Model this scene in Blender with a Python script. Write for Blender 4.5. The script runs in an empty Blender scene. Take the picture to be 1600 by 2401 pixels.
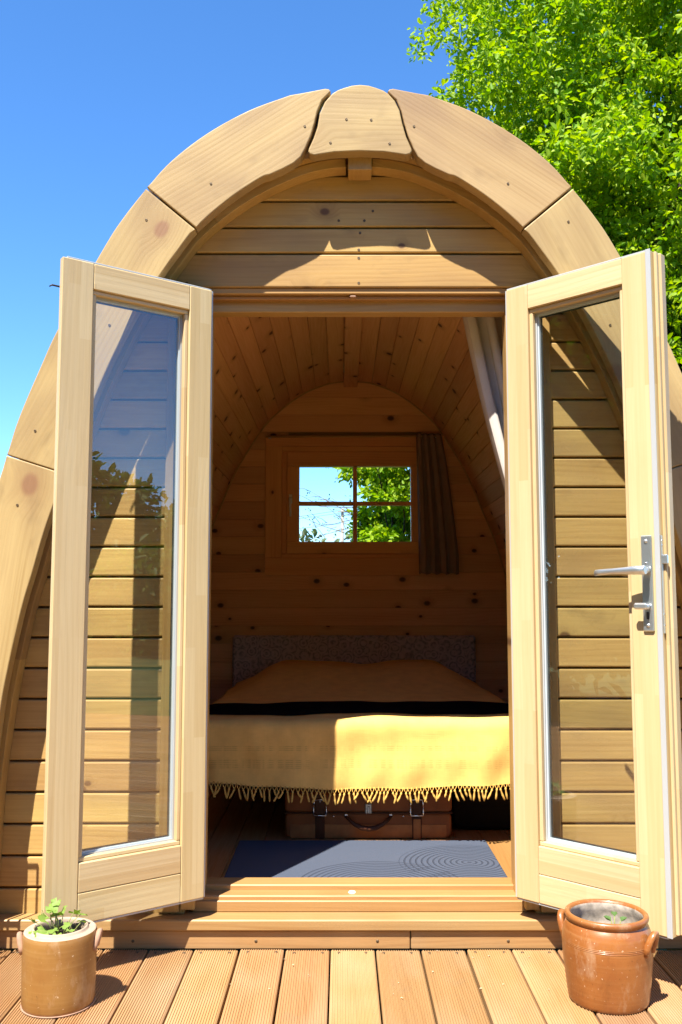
import bpy, math, random
import numpy as np
from mathutils import Matrix, Vector

random.seed(7)
rng = np.random.default_rng(11)
S = bpy.context.scene
C = S.collection

# ------------------------------------------------------------------ camera
cam_d = bpy.data.cameras.new('camera')
cam = bpy.data.objects.new('camera', cam_d)
C.objects.link(cam)
S.camera = cam
cam.location = (-0.062, -3.14, 1.108)
cam.rotation_euler = (math.radians(90 + 5.515), 0, 0)
cam_d.sensor_fit = 'VERTICAL'
cam_d.sensor_height = 36.0
cam_d.lens = 36.0 * 2170 / 2401
cam_d.clip_start = 0.02
cam_d.clip_end = 3000

# ------------------------------------------------------------------ sky, sun, exposure
SUN_AZ, SUN_EL = math.radians(28.0), math.radians(59.5)     # light travels towards +x (28 deg off +y)
W = bpy.data.worlds.new('World')
S.world = W
W.use_nodes = True
nt = W.node_tree
sky = nt.nodes.new('ShaderNodeTexSky')
sky.sky_type = 'NISHITA'
sky.sun_disc = False
sky.sun_elevation = SUN_EL
sky.sun_rotation = math.pi + SUN_AZ
sky.altitude = 0
sky.air_density = 0.75
sky.dust_density = 0.0
sky.ozone_density = 6.0
nt.nodes['Background'].inputs['Strength'].default_value = 0.14
hs = nt.nodes.new('ShaderNodeHueSaturation')           # clear deep-blue spring sky, same for every direction
hs.inputs['Saturation'].default_value = 1.15
nt.links.new(sky.outputs['Color'], hs.inputs['Color'])
nt.links.new(hs.outputs['Color'], nt.nodes['Background'].inputs['Color'])

sun_d = bpy.data.lights.new('sun', 'SUN')
sun_d.energy = 5.0
sun_d.angle = math.radians(0.5)
sun_d.color = (1.0, 0.92, 0.80)
sun = bpy.data.objects.new('sun', sun_d)
C.objects.link(sun)
ldir = Vector((math.sin(SUN_AZ) * math.cos(SUN_EL), math.cos(SUN_AZ) * math.cos(SUN_EL), -math.sin(SUN_EL)))
sun.rotation_euler = ldir.to_track_quat('-Z', 'Y').to_euler()
sun.location = (-4, -7, 12)

S.view_settings.view_transform = 'Standard'
S.view_settings.look = 'None'
S.view_settings.gamma = 1.0
S.view_settings.exposure = 1.35
S.render.engine = 'CYCLES'
S.cycles.max_bounces = 7
S.cycles.diffuse_bounces = 4
S.cycles.glossy_bounces = 3
S.cycles.transparent_max_bounces = 24
S.cycles.use_denoising = True
S.cycles.caustics_reflective = False
S.cycles.caustics_refractive = False


# ------------------------------------------------------------------ materials
class NT:
    def __init__(self, name):
        self.m = bpy.data.materials.new(name)
        self.m.use_nodes = True
        self.t = self.m.node_tree
        self.p = self.t.nodes['Principled BSDF']
        self.out = self.t.nodes['Material Output']

    def n(self, kind, **kw):
        nd = self.t.nodes.new(kind)
        for k, v in kw.items():
            setattr(nd, k, v)
        return nd

    def l(self, a, b):
        self.t.links.new(a, b)

    def put(self, sock, v):
        if hasattr(v, 'node'):
            self.l(v, sock)
        else:
            sock.default_value = v

    def math(self, op, a, b=0.0, c=0.0, clamp=False):
        nd = self.n('ShaderNodeMath', operation=op, use_clamp=clamp)
        self.put(nd.inputs[0], a)
        self.put(nd.inputs[1], b)
        self.put(nd.inputs[2], c)
        return nd.outputs[0]

    def rng(self, v, a, b, c=0.0, d=1.0, smooth=False):
        nd = self.n('ShaderNodeMapRange', clamp=True)
        if smooth:
            nd.interpolation_type = 'SMOOTHSTEP'
        self.put(nd.inputs['Value'], v)
        for k, x in zip(('From Min', 'From Max', 'To Min', 'To Max'), (a, b, c, d)):
            nd.inputs[k].default_value = x
        return nd.outputs['Result']

    def mix(self, fac, a, b, mode='MIX'):
        nd = self.n('ShaderNodeMix', data_type='RGBA', blend_type=mode)
        self.put(nd.inputs[0], fac)
        self.put(nd.inputs[6], a if hasattr(a, 'node') else (*a, 1.0))
        self.put(nd.inputs[7], b if hasattr(b, 'node') else (*b, 1.0))
        return nd.outputs[2]

    def noise(self, vec, scale, detail=4.0, rough=0.55, dist=0.0):
        nd = self.n('ShaderNodeTexNoise')
        self.put(nd.inputs['Vector'], vec)
        nd.inputs['Scale'].default_value = scale
        nd.inputs['Detail'].default_value = detail
        nd.inputs['Roughness'].default_value = rough
        nd.inputs['Distortion'].default_value = dist
        return nd.outputs['Fac']

    def comb(self, x, y, z):
        nd = self.n('ShaderNodeCombineXYZ')
        for s, v in zip(nd.inputs, (x, y, z)):
            self.put(s, v)
        return nd.outputs[0]

    def sep(self, v):
        nd = self.n('ShaderNodeSeparateXYZ')
        self.put(nd.inputs[0], v)
        return nd.outputs

    def bump(self, h, strength, dist=0.002):
        nd = self.n('ShaderNodeBump')
        nd.inputs['Strength'].default_value = strength
        nd.inputs['Distance'].default_value = dist
        self.put(nd.inputs['Height'], h)
        self.l(nd.outputs[0], self.p.inputs['Normal'])

    def obj(self):
        return self.n('ShaderNodeTexCoord').outputs['Object']

    def rand(self):
        return self.n('ShaderNodeObjectInfo').outputs['Random']


def wood(name, light, dark, knot=(0.10, 0.045, 0.02), kprob=0.35, kscale=5.0, contrast=1.0, rough=0.5, tint=0.10,
         spec=0.4, weather=None, weather_amt=0.0, finger=False, coat=0.0):
    """pine board; the object's local X runs along the grain, Y through the thickness, Z across."""
    m = NT(name)
    r = m.rand()
    x, y, z = m.sep(m.obj())
    xo = m.math('MULTIPLY_ADD', r, 37.3, x)
    zo = m.math('MULTIPLY_ADD', r, 11.9, z)
    yo = m.math('MULTIPLY', y, 0.35)
    # knots
    v = m.n('ShaderNodeTexVoronoi', voronoi_dimensions='2D')
    m.put(v.inputs['Vector'], m.comb(m.math('MULTIPLY', xo, 0.75), zo, 0.0))
    v.inputs['Scale'].default_value = kscale
    cr = m.sep(v.outputs['Color'])
    keep = m.math('GREATER_THAN', cr[0], 1.0 - kprob)
    d = v.outputs['Distance']
    size = m.rng(cr[1], 0.0, 1.0, 0.045, 0.10)
    k = m.math('DIVIDE', d, size)
    knot_core = m.math('MULTIPLY', m.rng(k, 0.55, 1.15, 1.0, 0.0, True), keep)
    halo = m.math('MULTIPLY', m.rng(k, 0.8, 3.2, 1.0, 0.0, True), keep)
    # grain
    zd = m.math('MULTIPLY_ADD', halo, 0.035, zo)
    warp = m.noise(m.comb(m.math('MULTIPLY', xo, 1.1), yo, m.math('MULTIPLY', zo, 4.0)), 1.0, 1.0)
    zz = m.math('MULTIPLY_ADD', warp, 0.12, zd)
    rings = m.math('SINE', m.math('MULTIPLY', zz, 330.0))
    rings = m.rng(rings, -0.4, 1.0, 0.0, 1.0, True)
    fine = m.noise(m.comb(m.math('MULTIPLY', xo, 4.0), m.math('MULTIPLY', y, 60.0), m.math('MULTIPLY', zd, 160.0)), 1.0, 2.0, 0.65)
    broad = m.noise(m.comb(m.math('MULTIPLY', xo, 0.9), yo, m.math('MULTIPLY', zd, 13.0)), 1.0, 1.0)
    g = m.math('MULTIPLY', rings, m.rng(broad, 0.4, 0.75, 0.02, 0.45))
    g = m.math('ADD', g, m.rng(fine, 0.35, 0.75, 0.0, 0.45))
    g = m.math('ADD', g, m.rng(broad, 0.3, 0.75, -0.1, 0.35))
    g = m.math('MULTIPLY', g, contrast * 0.8, clamp=True)
    col = m.mix(g, light, dark)
    if finger:
        b = m.n('ShaderNodeTexBrick')
        m.put(b.inputs['Vector'], m.comb(xo, zo, 0.0))
        b.inputs['Color1'].default_value = (0.86, 0.78, 0.66, 1)
        b.inputs['Color2'].default_value = (1.0, 1.0, 1.0, 1)
        b.inputs['Mortar'].default_value = (0.93, 0.9, 0.84, 1)
        b.inputs['Scale'].default_value = 1.0
        b.inputs['Mortar Size'].default_value = 0.0
        b.inputs['Bias'].default_value = 0.0
        b.inputs['Brick Width'].default_value = 0.46
        b.inputs['Row Height'].default_value = 0.037
        b.offset = 0.37
        col = m.mix(0.8, col, b.outputs['Color'], 'MULTIPLY')
    if weather is not None:
        w = m.noise(m.comb(m.math('MULTIPLY', xo, 2.0), yo, m.math('MULTIPLY', zo, 5.0)), 1.0, 2.0, 0.6, 0.0)
        col = m.mix(m.rng(w, 0.42, 0.72, 0.0, weather_amt), col, weather)
        sm = m.noise(m.comb(m.math('MULTIPLY', xo, 5.0), yo, m.math('MULTIPLY', zo, 9.0)), 1.0, 3.0, 0.65)
        col = m.mix(m.rng(sm, 0.58, 0.78, 0.0, 0.45 * min(1.0, weather_amt * 1.6)), col, tuple(v * 0.62 for v in weather))
    hsv = m.n('ShaderNodeHueSaturation')
    m.put(hsv.inputs['Value'], m.rng(m.math('FRACT', m.math('MULTIPLY', r, 17.3)), 0, 1, 1.0 - tint, 1.0 + tint))
    m.put(hsv.inputs['Hue'], m.rng(m.math('FRACT', m.math('MULTIPLY', r, 5.7)), 0, 1, 0.5 - 0.006, 0.5 + 0.006))
    m.put(hsv.inputs['Color'], col)
    col = m.mix(m.math('MULTIPLY', halo, 0.35), hsv.outputs[0], tuple(0.55 * a + 0.45 * b for a, b in zip(dark, knot)))
    col = m.mix(m.math('MULTIPLY', knot_core, 0.85), col, knot)
    m.l(col, m.p.inputs['Base Color'])
    m.put(m.p.inputs['Roughness'], m.rng(fine, 0.3, 0.7, rough - 0.08, rough + 0.1))
    m.p.inputs['Specular IOR Level'].default_value = spec
    m.p.inputs['Coat Weight'].default_value = coat
    m.p.inputs['Coat Roughness'].default_value = 0.25
    m.bump(m.math('ADD', m.math('MULTIPLY', fine, 0.6), m.math('MULTIPLY', rings, -0.25)), 0.35, 0.0012)
    return m.m


def plain(name, col, rough=0.5, metal=0.0, spec=0.5, var=0.0, vscale=8.0, bump=0.0, bscale=60.0, coat=0.0):
    m = NT(name)
    if var:
        n = m.noise(m.obj(), vscale, 5.0, 0.6)
        c = m.mix(m.rng(n, 0.3, 0.7), tuple(v * (1 - var) for v in col), tuple(min(1, v * (1 + var)) for v in col))
        m.l(c, m.p.inputs['Base Color'])
    else:
        m.p.inputs['Base Color'].default_value = (*col, 1)
    m.p.inputs['Roughness'].default_value = rough
    m.p.inputs['Metallic'].default_value = metal
    m.p.inputs['Specular IOR Level'].default_value = spec
    m.p.inputs['Coat Weight'].default_value = coat
    if bump:
        m.bump(m.noise(m.obj(), bscale, 4.0), bump, 0.004)
    return m.m


M = {}
M['fascia'] = wood('fascia_wood', (0.46, 0.335, 0.158), (0.325, 0.215, 0.085), knot=(0.25, 0.13, 0.07), kprob=0.55, kscale=2.9, contrast=1.0,
                   weather=(0.27, 0.175, 0.09), weather_amt=0.8, rough=0.5, tint=0.06)
M['clad'] = wood('cladding_wood', (0.495, 0.325, 0.112), (0.33, 0.192, 0.056), knot=(0.10, 0.045, 0.02), kprob=0.24, kscale=4.6, contrast=1.0,
                 weather=(0.27, 0.165, 0.075), weather_amt=0.65, rough=0.48, tint=0.16)
M['door'] = wood('door_wood', (0.63, 0.515, 0.305), (0.54, 0.415, 0.22), knot=(0.4, 0.24, 0.11), kprob=0.01, contrast=1.0, rough=0.42, tint=0.04, finger=True,
                 weather=(0.48, 0.36, 0.19), weather_amt=0.15)
M['frame'] = wood('frame_wood', (0.50, 0.33, 0.125), (0.38, 0.22, 0.068), kprob=0.05, contrast=0.9, rough=0.45, tint=0.05, finger=True)
M['inner'] = wood('interior_pine', (0.76, 0.45, 0.21), (0.58, 0.30, 0.125), knot=(0.03, 0.011, 0.005), kprob=0.62, kscale=5.2, contrast=1.0, rough=0.55, tint=0.16, spec=0.12)
M['sash'] = wood('window_pine', (0.80, 0.43, 0.17), (0.62, 0.29, 0.10), knot=(0.10, 0.04, 0.02), kprob=0.15, contrast=0.9, rough=0.5, tint=0.06, spec=0.15)
M['deck'] = wood('deck_larch', (0.39, 0.225, 0.098), (0.275, 0.138, 0.05), knot=(0.12, 0.05, 0.02), kprob=0.05, contrast=0.9,
                 weather=(0.42, 0.29, 0.17), weather_amt=0.65, rough=0.6, tint=0.15, spec=0.3)
M['step'] = wood('step_wood', (0.39, 0.235, 0.095), (0.28, 0.145, 0.05), knot=(0.15, 0.065, 0.03), kprob=0.10, contrast=1.1,
                 weather=(0.36, 0.25, 0.14), weather_amt=0.5, rough=0.5, tint=0.05)
M['sill'] = wood('sill_wood', (0.39, 0.225, 0.085), (0.29, 0.145, 0.048), knot=(0.15, 0.06, 0.03), kprob=0.08, contrast=0.9, rough=0.42, tint=0.04)
M['floor'] = wood('floor_wood', (0.36, 0.19, 0.068), (0.26, 0.115, 0.034), kprob=0.10, contrast=1.0, rough=0.38, tint=0.08)
M['backing'] = plain('backing_wood', (0.20, 0.10, 0.04), 0.8)
M['roof'] = plain('roof_felt', (0.05, 0.055, 0.05), 0.9, var=0.3, vscale=30)
M['steel'] = plain('brushed_steel', (0.62, 0.66, 0.68), 0.32, 0.85, var=0.05)
M['alu'] = plain('grey_seal', (0.46, 0.49, 0.51), 0.4, 0.15)
M['whiteseal'] = plain('white_spacer', (0.55, 0.64, 0.69), 0.4, 0.1)
M['darkseal'] = plain('dark_gasket', (0.02, 0.022, 0.025), 0.55)
M['screw'] = plain('dark_screw', (0.12, 0.085, 0.05), 0.5, 0.5)
M['chrome'] = plain('chrome', (0.80, 0.82, 0.85), 0.18, 1.0)
M['lockmetal'] = plain('worn_lock_metal', (0.45, 0.45, 0.44), 0.4, 0.9, var=0.3, vscale=120)
M['white'] = plain('white_plastic', (0.85, 0.85, 0.82), 0.4)


def glass_mat(name, ior):
    m = NT(name)
    m.t.nodes.remove(m.p)
    tr = m.n('ShaderNodeBsdfTransparent')
    tr.inputs[0].default_value = (0.955, 0.975, 0.965, 1)
    gl = m.n('ShaderNodeBsdfGlossy')
    gl.inputs['Roughness'].default_value = 0.0
    gl.inputs['Color'].default_value = (1, 1, 1, 1)
    fr = m.n('ShaderNodeFresnel')
    gm = m.n('ShaderNodeNewGeometry')           # same reflectance on both faces of the thin pane
    m.l(m.rng(gm.outputs['Backfacing'], 0, 1, ior, 1 / ior), fr.inputs['IOR'])
    mx = m.n('ShaderNodeMixShader')
    m.l(fr.outputs[0], mx.inputs[0])
    m.l(tr.outputs[0], mx.inputs[1])
    m.l(gl.outputs[0], mx.inputs[2])
    m.l(mx.outputs[0], m.out.inputs['Surface'])
    return m.m


M['glass'] = glass_mat('double_glazing', 1.8)          # two panes' worth of reflection
M['glass_thin'] = glass_mat('window_glass', 1.3)


def cloth(name, col, weave=900.0, var=0.12, stripe=None, rough=0.9, trans=0.0):
    m = NT(name)
    o = m.obj()
    x, y, z = m.sep(o)
    n = m.noise(o, 14.0, 4.0)
    c = m.mix(m.rng(n, 0.3, 0.7), tuple(v * (1 - var) for v in col), tuple(min(1, v * (1 + var * 0.6)) for v in col))
    hx = m.noise(m.comb(m.math('MULTIPLY', x, 420.0), m.math('MULTIPLY', y, 9.0), m.math('MULTIPLY', z, 9.0)), 1.0, 2.0)
    hz = m.noise(m.comb(m.math('MULTIPLY', x, 9.0), m.math('MULTIPLY', y, 330.0), m.math('MULTIPLY', z, 330.0)), 1.0, 2.0)
    h = m.math('ADD', hx, hz)
    c = m.mix(m.rng(h, 0.7, 1.3, 0.25, 0.0), c, tuple(v * 0.72 for v in col))
    if stripe:
        s = 0.0
        for zc in stripe:
            b = m.rng(m.math('ABSOLUTE', m.math('SUBTRACT', z, zc)), 0.0008, 0.0026, 1.0, 0.0)
            s = m.math('MAXIMUM', b, s)
        dash = m.rng(m.noise(m.comb(m.math('MULTIPLY', x, 60.0), 0.0, m.math('MULTIPLY', z, 3.0)), 1.0, 1.0), 0.4, 0.6)
        c = m.mix(m.math('MULTIPLY', m.math('MULTIPLY', s, dash), 0.4), c, tuple(v * 0.45 for v in col))
    m.l(c, m.p.inputs['Base Color'])
    m.p.inputs['Roughness'].default_value = rough
    m.p.inputs['Specular IOR Level'].default_value = 0.0
    m.bump(h, 0.4, 0.0012)
    if trans:
        tl = m.n('ShaderNodeBsdfTranslucent')
        tl.inputs[0].default_value = (*col, 1)
        mx = m.n('ShaderNodeMixShader')
        mx.inputs[0].default_value = trans
        m.l(m.p.outputs[0], mx.inputs[1])
        m.l(tl.outputs[0], mx.inputs[2])
        m.l(mx.outputs[0], m.out.inputs['Surface'])
    return m.m


M['yellow'] = cloth('yellow_cotton', (0.83, 0.53, 0.16), stripe=(0.43, 0.437, 0.444, 0.452, 0.46, 0.50, 0.507, 0.515))
M['tassel'] = cloth('tassel_yarn', (0.72, 0.45, 0.12), var=0.2)
M['darkcloth'] = cloth('dark_wool', (0.012, 0.008, 0.007))
M['curtain_w'] = cloth('pale_linen', (0.74, 0.70, 0.66), var=0.06, trans=0.12)
M['curtain_d'] = cloth('grey_linen', (0.29, 0.205, 0.155), var=0.1)
M['mattress'] = cloth('mattress_ticking', (0.30, 0.24, 0.18))
M['leather'] = plain('brown_leather', (0.26, 0.082, 0.024), 0.5, spec=0.2, var=0.25, vscale=9, bump=0.12, bscale=240)
M['leather2'] = plain('tan_leather', (0.40, 0.15, 0.045), 0.5, spec=0.2, var=0.2, vscale=14, bump=0.1, bscale=240)
M['leather3'] = plain('dark_strap_leather', (0.075, 0.024, 0.010), 0.45, spec=0.2, var=0.2, vscale=14, bump=0.1, bscale=240)
M['bag'] = plain('black_vinyl', (0.010, 0.008, 0.007), 0.7, spec=0.1, bump=0.1, bscale=300)
M['soil'] = plain('potting_soil', (0.045, 0.032, 0.022), 0.95, var=0.5, vscale=60, bump=0.8, bscale=90)


def mat_mat():
    m = NT('blue_mat')
    x, y, z = m.sep(m.obj())
    h = None
    for i, (cx, cy, r) in enumerate(((0.05, -0.33, 0.30), (0.40, -0.06, 0.27))):
        dx = m.math('SUBTRACT', x, cx)
        dy = m.math('MULTIPLY', m.math('SUBTRACT', y, cy), 1.05)
        d = m.math('SQRT', m.math('ADD', m.math('MULTIPLY', dx, dx), m.math('MULTIPLY', dy, dy)))
        w = m.rng(m.math('SINE', m.math('MULTIPLY', d, 2 * math.pi / 0.022)), 0.45, 0.95)
        msk = m.rng(d, r - 0.004, r, 1.0, 0.0)
        w = m.math('MULTIPLY', w, msk)
        h = w if h is None else m.math('MAXIMUM', h, w)
    fz = m.noise(m.obj(), 500.0, 2.0)
    c = m.mix(h, (0.080, 0.098, 0.142), (0.048, 0.058, 0.087))
    c = m.mix(m.rng(fz, 0.3, 0.7, 0.0, 0.35), c, (0.052, 0.064, 0.098))
    m.l(c, m.p.inputs['Base Color'])
    m.p.inputs['Roughness'].default_value = 0.95
    m.p.inputs['Specular IOR Level'].default_value = 0.1
    m.bump(m.math('SUBTRACT', m.math('MULTIPLY', fz, 0.5), h), 0.9, 0.004)
    return m.m


M['mat'] = mat_mat()


def headboard_mat():
    m = NT('paisley_fabric')
    o = m.obj()
    v = m.n('ShaderNodeTexVoronoi')
    m.put(v.inputs['Vector'], o)
    v.inputs['Scale'].default_value = 17.0
    wz = m.n('ShaderNodeTexNoise')
    m.put(wz.inputs['Vector'], o)
    wz.inputs['Scale'].default_value = 9.0
    d = m.math('ADD', v.outputs['Distance'], m.math('MULTIPLY', wz.outputs['Fac'], 0.55))
    s = m.rng(m.math('SINE', m.math('MULTIPLY', d, 21.0)), -0.6, 0.8)
    leafy = m.rng(m.noise(o, 46.0, 3.0), 0.45, 0.6)
    c = m.mix(s, (0.46, 0.38, 0.38), (0.24, 0.225, 0.22))
    c = m.mix(m.math('MULTIPLY', leafy, 0.6), c, (0.55, 0.45, 0.45))
    m.l(c, m.p.inputs['Base Color'])
    m.p.inputs['Roughness'].default_value = 0.9
    return m.m


M['paisley'] = headboard_mat()


def glaze(name, base, light, dark, rough, coat, zamp):
    m = NT(name)
    o = m.obj()
    x, y, z = m.sep(o)
    blot = m.noise(o, 11.0, 5.0, 0.6)
    rings = m.noise(m.comb(m.math('MULTIPLY', x, 2.0), m.math('MULTIPLY', y, 2.0), m.math('MULTIPLY', z, 95.0)), 1.0, 3.0)
    sp = m.noise(o, 120.0, 2.0)
    c = m.mix(m.rng(blot, 0.3, 0.7), dark, base)
    c = m.mix(m.rng(rings, 0.5, 0.75, 0.0, 0.45), c, light)
    c = m.mix(m.rng(sp, 0.68, 0.76, 0.0, 0.6), c, tuple(v * 0.45 for v in dark))
    c = m.mix(m.rng(sp, 0.30, 0.25, 0.0, 0.5), c, (0.8, 0.68, 0.5))
    lime = m.noise(m.comb(m.math('MULTIPLY', x, 16.0), m.math('MULTIPLY', y, 16.0), m.math('MULTIPLY', z, 7.0)), 1.0, 5.0, 0.7)
    c = m.mix(m.rng(lime, 0.56, 0.74, 0.0, 0.42), c, (0.55, 0.42, 0.28))
    c = m.mix(m.rng(lime, 0.44, 0.28, 0.0, 0.45), c, tuple(v * 0.55 for v in dark))
    m.l(c, m.p.inputs['Base Color'])
    m.put(m.p.inputs['Roughness'], m.rng(blot, 0.3, 0.7, rough + 0.1, rough - 0.05))
    m.p.inputs['Coat Weight'].default_value = coat
    m.p.inputs['Coat Roughness'].default_value = 0.16
    m.bump(m.math('ADD', m.math('MULTIPLY', rings, zamp), m.math('MULTIPLY', sp, 0.12)), 0.5, 0.002)
    return m.m


M['ochre'] = glaze('ochre_stoneware', (0.30, 0.155, 0.04), (0.36, 0.225, 0.085), (0.245, 0.11, 0.024), 0.42, 0.15, 0.25)
M['orange'] = glaze('orange_stoneware', (0.31, 0.115, 0.028), (0.36, 0.175, 0.062), (0.235, 0.075, 0.016), 0.36, 0.3, 0.5)
M['rawclay'] = plain('pale_raw_clay', (0.40, 0.31, 0.23), 0.8, var=0.15, vscale=30)
M['pinkclay'] = plain('pinkish_raw_clay', (0.37, 0.22, 0.145), 0.75, var=0.2, vscale=30)
M['potinside'] = plain('limescaled_inner_glaze', (0.50, 0.44, 0.37), 0.7, var=0.45, vscale=40)


def leaf_mat(name, a, b, trans=0.45, rough=0.55):
    m = NT(name)
    g = m.n('ShaderNodeNewGeometry')
    ri = g.outputs['Random Per Island']
    c = m.mix(ri, a, b)
    m.l(c, m.p.inputs['Base Color'])
    m.p.inputs['Roughness'].default_value = rough
    m.p.inputs['Specular IOR Level'].default_value = 0.35
    tl = m.n('ShaderNodeBsdfTranslucent')
    hs = m.n('ShaderNodeHueSaturation')
    hs.inputs['Saturation'].default_value = 1.15
    hs.inputs['Value'].default_value = 1.25
    m.l(c, hs.inputs['Color'])
    m.l(hs.outputs[0], tl.inputs[0])
    mx = m.n('ShaderNodeMixShader')
    mx.inputs[0].default_value = trans
    m.l(m.p.outputs[0], mx.inputs[1])
    m.l(tl.outputs[0], mx.inputs[2])
    m.l(mx.outputs[0], m.out.inputs['Surface'])
    return m.m


M['leaf'] = leaf_mat('spring_leaf', (0.14, 0.31, 0.009), (0.42, 0.54, 0.018))
M['leaf_dark'] = leaf_mat('green_leaf', (0.05, 0.115, 0.015), (0.12, 0.20, 0.03), 0.35)
M['leaf_far'] = leaf_mat('far_leaf', (0.10, 0.14, 0.06), (0.16, 0.20, 0.085), 0.2)
M['leaf_pot'] = leaf_mat('geranium_leaf', (0.16, 0.30, 0.05), (0.26, 0.36, 0.07), 0.3)
M['leaf_yel'] = leaf_mat('yellowing_leaf', (0.42, 0.33, 0.04), (0.5, 0.36, 0.06), 0.3)
M['leaf_suc'] = leaf_mat('dark_small_leaf', (0.06, 0.13, 0.03), (0.10, 0.18, 0.05), 0.2)
M['stem'] = plain('green_stem', (0.22, 0.25, 0.07), 0.6)
M['bark'] = plain('bark', (0.055, 0.042, 0.032), 0.9, var=0.4, vscale=14, bump=0.7, bscale=30)
M['bark_pale'] = plain('pale_bark', (0.20, 0.155, 0.11), 0.9, var=0.3, vscale=14)
M['crumb'] = plain('dry_crumb', (0.40, 0.30, 0.19), 0.9, var=0.7, vscale=25)
M['pole'] = plain('weathered_pole', (0.33, 0.30, 0.27), 0.9, var=0.2, vscale=5)
M['wire'] = plain('black_wire', (0.02, 0.02, 0.02), 0.6)
M['grass'] = plain('lawn', (0.055, 0.095, 0.022), 0.95, var=0.35, vscale=1.5, bump=0.5, bscale=40)


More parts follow.
